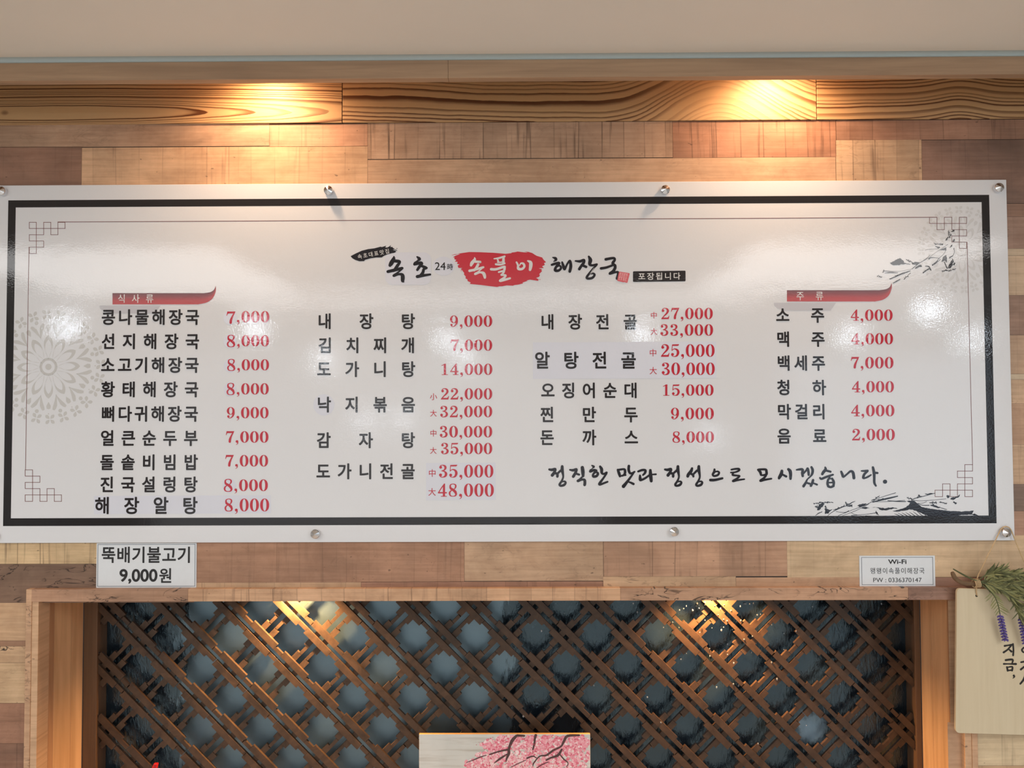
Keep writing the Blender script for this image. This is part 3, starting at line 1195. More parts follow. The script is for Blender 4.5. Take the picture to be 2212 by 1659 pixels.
def fret(xs, ys):
    k = Ink(LAY[2])
    for (o, i, a, b) in (('h', 0, 0, 1), ('h', 1, 0, 5), ('v', 0, 0, 1), ('v', 1, 0, 5), ('v', 2, 0, 2), ('h', 0, 2, 3), ('v', 3, 0, 2), ('h', 2, 3, 4),
                         ('v', 4, 0, 2), ('h', 0, 4, 5), ('v', 5, 0, 1), ('h', 2, 0, 2), ('v', 0, 2, 3), ('h', 3, 0, 2), ('v', 2, 3, 4), ('h', 4, 0, 2),
                         ('v', 0, 4, 5), ('h', 5, 0, 1)):
        if o == 'h':
            k.line(xs[a], ys[i], xs[b], ys[i], 1.1)
        else:
            k.line(xs[i], ys[a], xs[i], ys[b], 1.1)
    k.obj('corner_fret', M_LINE, board)


fret((63.3, 78.5, 94.3, 109.8, 125, 140.5), (480.3, 493.6, 507.2, 520.5, 534, 547.4))
fret((2088.1, 2072.2, 2056.1, 2039.9, 2024, 2007.9), (469.3, 482.7, 496.1, 509.6, 523, 536.4))
fret((54.4, 70.3, 86.1, 101.6, 117.2, 132.8), (1083, 1069, 1055.4, 1042, 1028.4, 1015))
fret((2100.9, 2084.3, 2068.2, 2052.3, 2036.2, 2019.9), (1072.8, 1058.8, 1045.2, 1031.5, 1017.5, 1003.5))

# heading banners with an upturned eave end


def banner(x0, top, bot, xe, xb, tipx, tipy, word, wl, wr, wy, gx0, gx1, gy0, gy1):
    g = Ink(LAY[2])
    g.poly([(gx0, gy0), (gx1, gy0), (gx1 - 12, gy1), (gx0 + 22, gy1), (gx0 + 8, gy1 - 5), (gx0 + 1, gy1 - 11)])
    g.obj('heading_tab', M_TAB, board)
    k = Ink(LAY[3])
    sh = k.bm.loops.layers.float_color.new('shade')
    up = catmull([(xe, top), (xe + (tipx - xe) * .55, top - 2.2), (xe + (tipx - xe) * .86, top - 7.5), (tipx, tipy)], 6)
    dn = catmull([(xb, bot), (xb + (tipx - xb) * .5, bot - 4), (xb + (tipx - xb) * .85, bot - 14), (tipx + .4, tipy + 11), (tipx, tipy)], 5)
    N = 24
    f = lambda arr, s: arr[min(int(s * (len(arr) - 1)), len(arr) - 2)]

    def at(arr, s):
        i = min(int(s * (len(arr) - 1)), len(arr) - 2)
        t_ = s * (len(arr) - 1) - i
        return (arr[i][0] + (arr[i + 1][0] - arr[i][0]) * t_, arr[i][1] + (arr[i + 1][1] - arr[i][1]) * t_)
    cols = [lin(96, 22, 28), lin(134, 30, 36), lin(176, 44, 46), lin(186, 50, 52)]
    strips = [((x0, top), (x0, bot))] + [(at(up, i / N), at(dn, i / N)) for i in range(N + 1)]
    for i in range(len(strips) - 1):
        for j in range(3):
            def lp_(s, v):
                return (s[0][0] + (s[1][0] - s[0][0]) * v, s[0][1] + (s[1][1] - s[0][1]) * v)
            ff = k.poly([lp_(strips[i], j / 3), lp_(strips[i + 1], j / 3), lp_(strips[i + 1], (j + 1) / 3), lp_(strips[i], (j + 1) / 3)])
            if ff:
                zs = sorted({round(v.co.z, 6) for v in ff.verts})
                zm = sum(v.co.z for v in ff.verts) / 4
                for l in ff.loops:
                    l[sh] = cols[j] if l.vert.co.z > zm else cols[j + 1]
    b = k.obj('heading_banner', M_BANNER, board)
    obj('heading_lettering', row_text(word, wl, wr, wy, 20.5, 0.004, LAY[4]), M_WPRINT, b, 'white lettering reading ' + word)


banner(243, 633.2, 657.5, 440, 427, 465.8, 617.3, '식사류', 254.7, 331.3, 645, 215, 347, 660, 677)
banner(1699.9, 626.9, 651.3, 1899, 1889.5, 1926, 611, '주류', 1720.5, 1778.4, 639.2, 1671.5, 1806, 654, 671)

# correction stickers
for (a, b, c, d) in ((203, 585, 1071.5, 1110.5), (920.5, 1070.5, 1000, 1080.5), (1151, 1547, 739.5, 818.5)):
    k = Ink(LAY[2])
    k.poly([(a, c), (b, c - (b - a) * 0.0045), (b + .6, d - (b - a) * 0.0045), (a, d)])
    k.obj('correction_sticker', M_PATCH, board, 'pale lilac paper sticker under overprinted words')
for (x, y, rx, ry) in ((699.5, 874.5, 23, 23), (497, 686.5, 14.5, 15.5), (497, 737, 14.5, 15.5), (497, 790, 14, 15), (497, 841, 14, 15), (495, 1049, 14.5, 16), (958, 574.8, 23.7, 20.3)):
    k = Ink(LAY[2])
    k.disc(x, y, rx, ry, 28)
    k.obj('correction_sticker', M_PATCH, board, 'small round pale sticker')
k = Ink(LAY[2])
pts = []
for (x, y, a0) in ((916, 560, -90), (916, 600, 0), (847, 600, 90), (847, 560, 180)):
    for i in range(7):
        a = math.radians(a0 + 15 * i)
        pts.append((x + 15 * math.cos(a), y + 15 * math.sin(a)))
k.poly(pts)
k.obj('correction_sticker', M_PATCH, board, 'rounded pale sticker behind the first brush word')

# dish names
BOLD = 0.0255
DISH = (('콩나물해장국', 220, 429.7, 685, 36), ('선지해장국', 220, 429.7, 737.5, 36), ('소고기해장국', 218.8, 428.7, 788.6, 36), ('황태해장국', 218.8, 428, 841.2, 36),
        ('뼈다귀해장국', 219.7, 427, 894, 36), ('얼큰순두부', 218, 426.4, 946.4, 36), ('돌솥비빔밥', 217, 426.4, 998.7, 36), ('진국설렁탕', 217, 425.8, 1046.6, 36),
        ('해장알탕', 205.7, 425.8, 1092, 39),
        ('내장탕', 687.2, 895.5, 694, 36), ('김치찌개', 688.2, 895.5, 746, 36), ('도가니탕', 685.6, 896, 797.5, 36), ('낙지볶음', 685.6, 896, 874, 36),
        ('감자탕', 685, 895.5, 951, 36), ('도가니전골', 684, 895.5, 1018.2, 36),
        ('내장전골', 1168.8, 1375.5, 695.3, 35.5), ('알탕전골', 1155.8, 1373.2, 778.3, 39), ('오징어순대', 1169.5, 1376.4, 843.4, 35.5), ('찐만두', 1168, 1377, 895.6, 35.5),
        ('돈까스', 1167.8, 1377.7, 945, 35.5),
        ('소주', 1677, 1780, 680.7, 35), ('맥주', 1678.3, 1781, 732.6, 35), ('백세주', 1679.3, 1781.8, 784.3, 35), ('청하', 1679.3, 1783.4, 837.2, 35),
        ('막걸리', 1680, 1783, 889.3, 35), ('음료', 1680, 1784.4, 941.9, 35))
for (tx, a, b, yc, sz) in DISH:
    obj('dish_lettering', row_text(tx, a, b, yc, sz, BOLD, LAY[4]), M_INK, board, 'black dish name reading ' + tx)

PRICES = (('7,000', 581.6, 671.8, 696.5, 1.08, 3.0, ''), ('8,000', 581, 723.9, 748.3, 1.1, 1.7, ''), ('8,000', 581, 776, 800.2, 1.08, 1.2, ''), ('8,000', 580.4, 827.8, 852.2, 1.08, 1.2, ''),
          ('9,000', 580, 879.3, 903.7, 0, 0, ''), ('7,000', 579.8, 931.4, 956.4, 0, 0, ''), ('7,000', 579, 982.8, 1007.9, 0, 0, ''), ('8,000', 578.5, 1035.5, 1061, 1.1, 1.5, ''),
          ('8,000', 581.4, 1076.9, 1104.9, 0, 0, ''),
          ('9,000', 1063.2, 681.3, 706, 0, 0, ''), ('7,000', 1063.2, 733.4, 757.8, 0, 0, ''), ('14,000', 1063.5, 785.5, 810, 0, 0, ''),
          ('22,000', 1063.2, 838.6, 863, 0, 0, ('小', 936.4, 856.8, 16)), ('32,000', 1063.2, 876.6, 901.4, 0, 0, ('大', 936.3, 892.6, 15.5)),
          ('30,000', 1063.2, 920, 945, 0, 0, ('中', 936.3, 935.8, 15.5)), ('35,000', 1063.2, 956.7, 981.1, 0, 0, ('大', 936, 973.2, 15.5)),
          ('35,000', 1065.8, 1003.9, 1031.6, 0, 0, ('中', 933.8, 1022, 17.5)), ('48,000', 1066.7, 1044.6, 1072.9, 0, 0, ('大', 933.3, 1062.6, 17.5)),
          ('27,000', 1539.8, 665, 689.5, 0, 0, ('中', 1412.5, 681, 15.5)), ('33,000', 1540.4, 700.2, 725.3, 0, 0, ('大', 1412.5, 716, 15.5)),
          ('25,000', 1543.7, 743.5, 770.8, 0, 0, ('中', 1410.7, 762, 17)), ('30,000', 1544, 783.2, 810.2, 0, 0, ('大', 1411, 800.6, 17)),
          ('15,000', 1541.4, 830.4, 854.8, 0, 0, ''), ('9,000', 1542, 880.8, 905.9, 0, 0, ''), ('8,000', 1542.4, 931.9, 956.3, 0, 0, ''),
          ('4,000', 1928.2, 668.6, 693, 0, 0, ''), ('4,000', 1929.2, 719.7, 744, 0, 0, ''), ('7,000', 1930, 771, 796, 0, 0, ''), ('4,000', 1931, 823.2, 847.6, 0, 0, ''),
          ('4,000', 1932, 874.3, 899.4, 0, 0, ''), ('2,000', 1933, 926.4, 951.4, 0, 0, ''))
for (tx, xr, y0, y1, big, drop_, mark) in PRICES:
    o = price_ink(tx, xr, y0, y1, LAY[4], big, drop_).obj('price_lettering', M_RED, board, 'red price reading ' + tx)
    if mark:
        ch, mx, my, ms = mark
        bm = bmesh.new()
        p = P(mx, my, LAY[4])
        put_glyph(bm, ch, 0.006, p.x, p.z, LAY[4], ms * KB, ms * KB, 0.5, 0.38)
        obj('size_mark', bm, M_RED, o, 'small red size mark reading ' + ch)

# ---- title in brush writing
k = Ink(LAY[3], crop(750, 520, 8.848))
k.poly([(65, 295), (160, 245), (280, 190), (400, 160), (520, 145), (640, 113), (660, 122), (745, 95), (728, 128), (760, 130), (800, 112), (835, 82), (825, 120), (872, 120),
        (868, 132), (908, 155), (872, 168), (890, 185), (960, 185), (920, 200), (938, 212), (900, 232), (850, 240), (760, 265), (700, 290), (660, 320), (560, 320), (450, 335),
        (340, 365), (322, 390), (230, 392), (150, 365), (100, 335)])
k.stroke([(880, 175, 8), (920, 168, 9), (955, 185, 6)])
k.disc(950, 148, 8)
mk = k.obj('brush_mark', M_INKBLUE, board, 'slanting black brush swash with small white words')
bm = bmesh.new()
for i, ch in enumerate('속초대표맛집'):
    x, y = 750 + (240 + 105 * i) / 8.848, 520 + (300 - 19.6 * i) / 8.848
    p = P(x, y, LAY[4])
    put_glyph(bm, ch, 0.008, p.x, p.z, LAY[4], 10.8 * KB, 11.5 * KB, rot=math.radians(10.5))
obj('swash_lettering', bm, M_WPRINT, mk)

SOK = [[(893, 300, 22), (888, 345, 66), (845, 425, 84), (818, 470, 62)],
       [(900, 385, 60), (985, 395, 62), (1005, 412, 46), (965, 470, 60), (925, 530, 60), (890, 575, 50)],
       [(778, 590, 58), (900, 562, 62), (1050, 525, 54)],
       [(1045, 545, 30), (965, 610, 34), (890, 668, 52), (985, 640, 44), (1050, 652, 66), (1062, 700, 78), (1060, 765, 66), (1078, 785, 30)]]
CHO = [[(1335, 308, 30), (1378, 348, 66), (1350, 382, 36), (1292, 425, 44)],
       [(1288, 448, 58), (1390, 425, 62), (1425, 438, 56), (1375, 505, 56), (1340, 558, 48)],
       [(1395, 470, 46), (1500, 515, 58), (1515, 522, 46), (1465, 545, 52), (1445, 610, 58), (1400, 665, 54)],
       [(1340, 685, 62), (1430, 668, 58), (1585, 645, 42)]]
k = Ink(LAY[4], crop(750, 520, 8.848))
for s_ in SOK + CHO:
    k.stroke(s_)
k.obj('title_lettering', M_INKBLUE, board, 'black brush lettering reading 속초')
obj('title_hours', string_text('24', 951, 574.9, 24.2, 0.004, LAY[4], 23.2), M_INK, board, 'small black numerals reading 24')
bm = bmesh.new()
p = P(972, 576.3, LAY[4])
put_glyph(bm, '時', 0.012, p.x, p.z, LAY[4], 13.6 * KB, 14.8 * KB, 0.5, 0.38)
obj('title_hours', bm, M_INK, board, 'small black character reading 時')

k = Ink(LAY[3], crop(970, 520, 8.848))
k.poly([(75, 318), (130, 283), (210, 255), (155, 250), (300, 228), (390, 216), (600, 220), (840, 230), (1080, 250), (1190, 238), (1200, 225), (1265, 218), (1310, 206), (1430, 222), (1505, 228),
        (1440, 206), (1520, 214), (1590, 235), (1640, 268), (1680, 290), (1780, 320), (1808, 365), (1855, 410), (1815, 428), (1832, 462), (1778, 490), (1812, 520), (1715, 528),
        (1772, 545), (1765, 575), (1780, 580), (1722, 640), (1738, 655), (1722, 690), (1665, 712), (1708, 735), (1705, 767), (1550, 745), (1478, 758), (1505, 765), (1400, 802), (1420, 815),
        (1330, 838), (1240, 850), (1225, 860), (1100, 855), (1020, 870), (960, 872), (920, 884), (760, 866), (600, 845), (395, 826), (415, 800), (355, 770), (352, 740), (312, 718), (322, 692), (305, 668),
        (282, 640), (292, 620), (265, 585), (250, 560), (218, 545), (255, 522), (180, 520), (165, 478), (200, 450), (152, 442), (165, 405), (110, 398), (140, 368), (98, 350), (110, 322)])
for s_ in ([(50, 278, 3), (110, 262, 9), (160, 258, 4)], [(1705, 742, 3), (1750, 742, 9)], [(215, 575, 4), (245, 570, 12)]):
    k.stroke(s_, taper=True)
blob = k.obj('red_brush_patch', M_BLOB, board, 'crimson brush patch with pale brush lettering')
W2 = [[(487, 322, 18), (490, 360, 52), (440, 425, 66), (420, 470, 48)],
      [(500, 400, 46), (595, 405, 44), (590, 412, 36)],
      [(555, 455, 50), (520, 520, 50), (480, 565, 44)],
      [(392, 575, 50), (500, 552, 46), (655, 507, 42)],
      [(630, 530, 24), (560, 590, 24), (500, 635, 46), (590, 605, 36), (655, 620, 58), (678, 665, 60), (685, 705, 46)],
      [(862, 345, 24), (960, 330, 36), (1062, 300, 38)],
      [(925, 350, 28), (935, 380, 34), (942, 410, 34)], [(1045, 315, 36), (1040, 370, 52), (1040, 425, 46)], [(930, 412, 26), (985, 412, 24), (1040, 398, 22)],
      [(895, 450, 40), (980, 455, 38), (1060, 432, 40)],
      [(805, 545, 50), (900, 545, 48), (1040, 500, 46), (1065, 500, 46)],
      [(1060, 505, 48), (1060, 545, 46), (1045, 580, 40)],
      [(950, 600, 34), (1030, 580, 36), (1050, 590, 40), (1020, 635, 36), (1000, 655, 36), (1080, 660, 38), (1055, 705, 42), (975, 765, 46), (1060, 748, 46), (1165, 718, 40)],
      [(1290, 412, 34), (1318, 470, 40), (1325, 535, 52), (1395, 540, 46), (1440, 490, 44), (1420, 440, 44), (1375, 432, 30), (1350, 470, 22)],
      [(1505, 385, 30), (1558, 415, 62), (1562, 480, 66), (1548, 555, 50)]]
k = Ink(LAY[4], crop(970, 520, 8.848))
for s_ in W2:
    k.stroke(s_)
k.obj('patch_lettering', M_WPRINT, blob, 'pale brush lettering reading 속풀이')

H3 = [[(98, 186, 16), (140, 200, 44), (148, 225, 40), (112, 250, 10)], [(85, 300, 34), (130, 285, 40), (190, 270, 40)],
      [(200, 275, 40), (145, 345, 40), (140, 385, 46), (190, 388, 40), (228, 350, 34), (205, 312, 30), (165, 330, 24)],
      [(245, 262, 32), (268, 330, 46), (285, 368, 36), (325, 285, 30), (365, 240, 38), (378, 320, 48), (362, 402, 44)],
      [(450, 240, 24), (520, 246, 42), (580, 228, 42), (575, 270, 44), (535, 325, 42), (510, 365, 44)], [(555, 305, 40), (615, 332, 40)],
      [(655, 172, 30), (680, 225, 58), (670, 288, 48), (705, 308, 36), (780, 292, 32)],
      [(775, 305, 30), (730, 350, 30), (670, 425, 34), (625, 490, 38), (645, 512, 38), (710, 500, 38), (745, 455, 36), (720, 432, 30), (690, 440, 20)],
      [(918, 215, 44), (1035, 196, 38), (1055, 225, 40), (1025, 275, 44), (1058, 310, 44)], [(845, 355, 42), (930, 340, 38), (1040, 300, 34)],
      [(1060, 310, 44), (1060, 350, 46), (1030, 400, 46), (980, 435, 40), (1075, 412, 34), (1110, 425, 40), (1092, 510, 44)]]
k = Ink(LAY[4], crop(1180, 530, 7.135))
for s_ in H3:
    k.stroke(s_)
k.obj('title_lettering', M_INKBLUE, board, 'black brush lettering reading 해장국')
k = Ink(LAY[5], crop(1180, 530, 7.135))
k.stroke([(738, 345, 3), (705, 395, 7), (672, 440, 3)], taper=True)
k.stroke([(752, 350, 2), (722, 398, 5), (690, 440, 2)], taper=True)
k.obj('brush_fleck', M_WPRINT, board)
# red name seal with pale cut lines
k = Ink(LAY[5], crop(1180, 530, 7.135))
k.poly([(1130, 404), (1278, 428), (1286, 438), (1252, 572), (1242, 578), (1205, 566), (1190, 570), (1100, 548), (1093, 538), (1120, 412)])
seal = k.obj('red_seal', M_SEAL, board, 'small tilted red stamp of a seal')
k = Ink(LAY[6])


def seal_pt(a, b):
    x = 1130 + 148 * a - 33 * b
    y = 404 + 26 * a + 142 * b
    return 1180 + x / 7.135, 530 + y / 7.135


random.seed(11)
for i in range(4):
    for j in range(2):
        a0, b0 = 0.08 + 0.22 * i, 0.09 + 0.43 * j
        for q in range(5):
            b = b0 + 0.085 * q
            p1, p2 = seal_pt(a0, b), seal_pt(a0 + random.choice((0.10, 0.16, 0.18)), b)
            k.line(p1[0], p1[1], p2[0], p2[1], 0.75)
        for q in range(2):
            a = a0 + random.choice((0.01, 0.08, 0.05))
            p1, p2 = seal_pt(a, b0), seal_pt(a, b0 + random.choice((0.18, 0.34)))
            k.line(p1[0], p1[1], p2[0], p2[1], 0.75)
k.obj('seal_lines', M_SEALLT, seal)
# take-away label
k = Ink(LAY[3], crop(1180, 530, 7.135))
pts = []
for (x, y, a0) in ((2132, 404, -90), (2132, 540, 0), (1352, 550, 90), (1352, 414, 180)):
    for i in range(5):
        a = math.radians(a0 + 22.5 * i)
        pts.append((x + 15 * math.cos(a), y + 14 * math.sin(a)))
k.poly(pts)
lb = k.obj('takeaway_label', M_INK, board, 'dark rounded label with white lettering reading 포장됩니다')
bm = bmesh.new()
for i, ch in enumerate('포장됩니다'):
    p = P(1180 + (1472 + 135 * i) / 7.135, 530 + (478 - 1.2 * i) / 7.135, LAY[4])
    put_glyph(bm, ch, 0.012, p.x, p.z, LAY[4], 17.6 * KB, 16.8 * KB)
obj('label_lettering', bm, M_WPRINT, lb)

# ---- closing line in brush writing
JEONG = [[(140, 205, 36), (190, 212, 48), (250, 198, 44), (235, 255, 48), (195, 312, 54)], [(225, 272, 40), (285, 285, 44), (290, 335, 44)], [(292, 280, 36), (352, 225, 40)],
         [(378, 150, 48), (378, 220, 56), (392, 290, 40), (395, 350, 32), (368, 420, 36), (330, 480, 40), (352, 506, 38), (415, 488, 44), (442, 446, 36), (418, 424, 32), (385, 432, 22)]]
SL1 = JEONG + [
    [(520, 212, 30), (580, 220, 46), (640, 202, 42), (625, 260, 46), (582, 335, 50)], [(615, 275, 36), (688, 300, 38)], [(748, 170, 58), (758, 250, 62), (762, 325, 46)],
    [(750, 340, 30), (690, 395, 34), (668, 415, 48), (740, 392, 38), (788, 400, 48), (795, 450, 50), (790, 488, 48)],
    [(922, 132, 22), (958, 155, 40), (930, 188, 14), (895, 218, 30)], [(895, 240, 48), (960, 218, 44), (1000, 222, 40)],
    [(1005, 225, 40), (945, 300, 36), (955, 335, 46), (1012, 325, 44), (1035, 280, 42), (1005, 255, 34), (962, 275, 28)],
    [(1075, 152, 40), (1102, 200, 54), (1105, 265, 46), (1140, 288, 36), (1195, 262, 38)], [(1192, 280, 34), (1135, 365, 36), (1065, 462, 46), (1075, 482, 40), (1150, 455, 36), (1210, 432, 34)],
    [(1400, 212, 40), (1425, 280, 50), (1440, 330, 40)], [(1415, 212, 36), (1510, 200, 36), (1532, 225, 44), (1528, 285, 42), (1490, 318, 34), (1445, 322, 26)], [(1500, 312, 34), (1545, 308, 30)],
    [(1604, 142, 46), (1600, 210, 46), (1622, 270, 42), (1660, 275, 36), (1708, 248, 32)], [(1690, 270, 30), (1640, 340, 36), (1570, 435, 46), (1505, 515, 62)], [(1590, 432, 22), (1640, 448, 36), (1688, 472, 42)],
    [(1775, 242, 36), (1850, 216, 42), (1908, 222, 42), (1898, 270, 42), (1862, 308, 30)], [(1808, 318, 36), (1812, 380, 54), (1822, 402, 40), (1900, 368, 38), (1985, 305, 32)],
    [(1998, 220, 46), (2002, 300, 60), (2010, 370, 58), (2015, 418, 50)], [(2030, 298, 26), (2100, 294, 32)]]
SL2 = JEONG + [
    [(638, 185, 40), (620, 235, 54), (572, 295, 54), (558, 330, 50)], [(590, 275, 30), (650, 300, 44), (662, 335, 36)], [(672, 282, 36), (725, 228, 40)]] + [
    [(a + 384, b, c) for a, b, c in JEONG[3]]] + [
    [(1050, 205, 36), (1045, 250, 44), (1018, 295, 38), (1042, 325, 36), (1110, 308, 38), (1135, 262, 36), (1100, 240, 30), (1055, 255, 24)], [(975, 400, 48), (1060, 398, 46), (1195, 368, 38)],
    [(1360, 208, 30), (1430, 196, 34), (1498, 196, 38), (1500, 225, 36), (1430, 255, 30), (1350, 262, 26)], [(1400, 262, 30), (1385, 305, 38), (1470, 318, 32), (1510, 328, 34), (1455, 378, 36), (1392, 418, 42), (1470, 402, 36), (1598, 384, 28)],
    [(1850, 210, 36), (1890, 250, 48), (1905, 305, 38)], [(1865, 205, 34), (1985, 205, 40), (2005, 240, 44), (2000, 298, 44), (1915, 312, 28)], [(1995, 315, 40), (1960, 362, 38), (1895, 412, 44), (1970, 396, 38), (2095, 375, 32)]]
SL3 = [[(162, 232, 48), (150, 290, 60), (122, 340, 56), (110, 365, 46)], [(180, 302, 34), (240, 333, 42)], [(282, 202, 46), (312, 235, 58), (322, 300, 54), (320, 375, 44)],
       [(432, 212, 28), (510, 202, 44), (545, 212, 44), (538, 270, 48), (545, 325, 44)], [(560, 280, 28), (615, 215, 34), (635, 188, 42), (650, 250, 44), (655, 305, 38)],
       [(705, 162, 38), (728, 215, 46), (718, 285, 42), (685, 335, 28), (628, 390, 26), (600, 450, 40), (560, 512, 48)], [(600, 445, 28), (668, 466, 38)],
       [(735, 402, 44), (722, 450, 44), (695, 505, 44)], [(730, 452, 26), (808, 484, 34)],
       [(958, 165, 28), (965, 205, 48), (925, 255, 50), (905, 290, 44)], [(965, 222, 38), (1055, 246, 38)], [(862, 358, 30), (890, 378, 40), (980, 342, 40), (1100, 302, 34)],
       [(1045, 345, 26), (1010, 400, 38), (1002, 470, 44), (1015, 510, 40)], [(1085, 372, 36), (1115, 435, 44), (1110, 505, 40)], [(1030, 378, 22), (1085, 372, 26)], [(1020, 448, 26), (1100, 445, 28)],
       [(1012, 515, 40), (1060, 530, 40), (1112, 508, 40)],
       [(1252, 246, 38), (1275, 300, 46), (1292, 342, 36), (1360, 290, 32), (1425, 238, 40), (1470, 265, 50), (1486, 362, 50)],
       [(1625, 232, 26), (1700, 232, 38), (1740, 226, 34)], [(1738, 238, 34), (1680, 290, 42), (1658, 350, 44), (1672, 368, 30), (1740, 342, 34), (1800, 305, 26)],
       [(1835, 168, 42), (1855, 260, 50), (1860, 350, 44), (1862, 450, 42), (1890, 505, 32)], [(1885, 266, 36), (1918, 270, 38)], [(2056, 430, 70), (2060, 430, 70)]]
for (lst, x0) in ((SL1, 1170), (SL2, 1420), (SL3, 1670)):
    k = Ink(LAY[4], crop(x0, 990, 8.508))
    for s_ in lst:
        k.stroke(s_, n=5, scale=1.08)
    k.obj('slogan_lettering', M_INKBLUE, board)

# ---- ink-wash branches
random.seed(5)


def leaf(k, pts, rag=4.0):
    """ragged ink blot through the outline pts"""
    out = []
    for i in range(len(pts)):
        a, b = pts[i], pts[(i + 1) % len(pts)]
        n = max(int(math.hypot(b[0] - a[0], b[1] - a[1]) / 16), 1)
        for j in range(n):
            t_ = j / n
            out.append((a[0] + (b[0] - a[0]) * t_ + random.uniform(-rag, rag), a[1] + (b[1] - a[1]) * t_ + random.uniform(-rag, rag)))
    k.poly(out)


def twig(k, x0, y0, x1, y1, wd=7, n=6, spread=26):
    """knobbly twig with short side shoots"""
    pts = []
    for i in range(n + 1):
        t_ = i / n
        pts.append((x0 + (x1 - x0) * t_ + random.uniform(-5, 5), y0 + (y1 - y0) * t_ + random.uniform(-5, 5), wd * random.uniform(0.6, 1.4)))
    k.stroke(pts, n=3)
    for (x, y, w_) in pts[1:]:
        if random.random() < 0.45:
            k.disc(x, y, wd * random.uniform(0.6, 1.3), n=7)
        if random.random() < 0.8:
            a = random.uniform(0, 6.28)
            k.stroke([(x, y, wd * 0.8), (x + spread * math.cos(a), y + spread * math.sin(a), wd * 0.9)], n=2)


k = Ink(LAY[3], crop(1880, 440, 8.193))
leaf(k, [(340, 1045), (400, 1025), (440, 1000), (520, 965), (580, 1000), (600, 1040), (720, 1075), (580, 1070), (500, 1085), (400, 1085)], 5)
leaf(k, [(740, 1050), (790, 1030), (880, 1035), (850, 1060), (820, 1080), (740, 1075)], 4)
leaf(k, [(790, 1140), (840, 1095), (900, 1075), (915, 1110), (860, 1125), (800, 1155)], 6)
leaf(k, [(1225, 820), (1280, 795), (1345, 770), (1345, 825)], 4)
leaf(k, [(1260, 1030), (1290, 950), (1345, 905), (1360, 970), (1350, 1040), (1320, 1010)], 5)
leaf(k, [(1370, 1130), (1400, 1070), (1430, 1020), (1450, 970), (1475, 1010), (1460, 1080), (1430, 1130), (1390, 1150)], 6)
leaf(k, [(1390, 975), (1395, 945), (1470, 910), (1465, 930)], 3)
leaf(k, [(1120, 685), (1160, 705), (1200, 720), (1150, 725)], 6)
leaf(k, [(1140, 745), (1200, 760), (1240, 770), (1200, 800), (1170, 770)], 5)
leaf(k, [(1400, 785), (1430, 740), (1460, 715), (1440, 765)], 4)
leaf(k, [(1470, 800), (1480, 775), (1495, 800), (1480, 815)], 4)
leaf(k, [(1450, 660), (1490, 620), (1500, 650), (1480, 680)], 7)
for s_ in ([(740, 1160, 6), (830, 1080, 8), (980, 980, 6), (1060, 905, 5)], [(700, 1175, 4), (860, 1060, 5), (1010, 970, 5), (1180, 850, 4), (1380, 715, 5)],
           [(340, 1335, 14), (450, 1290, 16), (560, 1240, 20), (710, 1190, 9)], [(400, 1408, 10), (460, 1375, 14), (530, 1335, 10)], [(245, 1190, 9), (370, 1198, 8), (490, 1198, 4), (700, 1165, 4)],
           [(255, 1228, 8), (370, 1218, 14), (490, 1226, 7)], [(1030, 985, 14), (1070, 955, 16), (1140, 955, 7), (1215, 965, 5)], [(930, 1225, 16), (990, 1180, 16), (1050, 1145, 14)],
           [(970, 1105, 9), (1030, 1110, 16), (1060, 1150, 16), (1075, 1185, 10)], [(1095, 1090, 18), (1170, 1030, 12), (1220, 965, 7), (1300, 890, 5), (1345, 810, 5)],
           [(1480, 800, 5), (1490, 850, 6), (1470, 910, 7)], [(1310, 1030, 10), (1340, 1100, 12), (1365, 1150, 16)], [(970, 820, 4), (1060, 805, 4), (1190, 800, 5)]):
    k.stroke(s_, n=5, scale=1.3, taper=True)
for a in ((1260, 1190, 1400, 1180), (1380, 1200, 1515, 1150), (1470, 1085, 1500, 1050), (1330, 650, 1370, 600), (1390, 560, 1395, 490), (1400, 600, 1420, 540), (1445, 500, 1490, 470),
          (1180, 710, 1280, 720), (600, 1340, 710, 1225), (125, 1280, 200, 1300), (230, 1220, 240, 1180), (630, 985, 740, 1040), (1100, 1090, 1230, 1000), (440, 1300, 480, 1255)):
    twig(k, *a, wd=9, n=6, spread=20)
k.obj('ink_branch', M_INKBLUE, board)

k = Ink(LAY[2], crop(1740, 1040, 5.53))
leaf(k, [(1040, 355), (1120, 335), (1190, 315), (1230, 285), (1250, 255), (1200, 235), (1290, 225), (1330, 260), (1400, 310), (1560, 335), (1700, 350), (1860, 360), (2010, 350),
         (1995, 372), (1985, 395), (1830, 405), (1800, 418), (1480, 418), (1420, 395), (1350, 365), (1280, 340), (1240, 335), (1180, 350), (1090, 362)], 3)
for i in range(9):
    x = 1060 + 45 * i
    k.stroke([(x, 385 - i * 5, 3), (x + 40, 400 - i * 2, 8), (x + 75, 416, 6)], n=3, taper=True)
leaf(k, [(655, 318), (720, 305), (765, 318), (720, 328)], 3)
leaf(k, [(800, 308), (890, 312), (960, 322), (1040, 305), (1100, 322), (1010, 332), (960, 350), (900, 345), (870, 322)], 5)
leaf(k, [(615, 292), (640, 275), (680, 268), (735, 264), (705, 290), (650, 306)], 5)
leaf(k, [(135, 350), (150, 305), (160, 280), (200, 258), (235, 262), (215, 295), (190, 315), (165, 348)], 6)
leaf(k, [(232, 390), (238, 350), (230, 320), (262, 330), (290, 342), (322, 330), (275, 380)], 6)
leaf(k, [(135, 385), (200, 358), (195, 370)], 3)
leaf(k, [(485, 270), (520, 262), (600, 228), (520, 280)], 4)
leaf(k, [(1480, 285), (1530, 270), (1560, 290), (1610, 305), (1600, 318), (1540, 305)], 5)
leaf(k, [(1685, 170), (1725, 165), (1720, 200), (1690, 198)], 6)
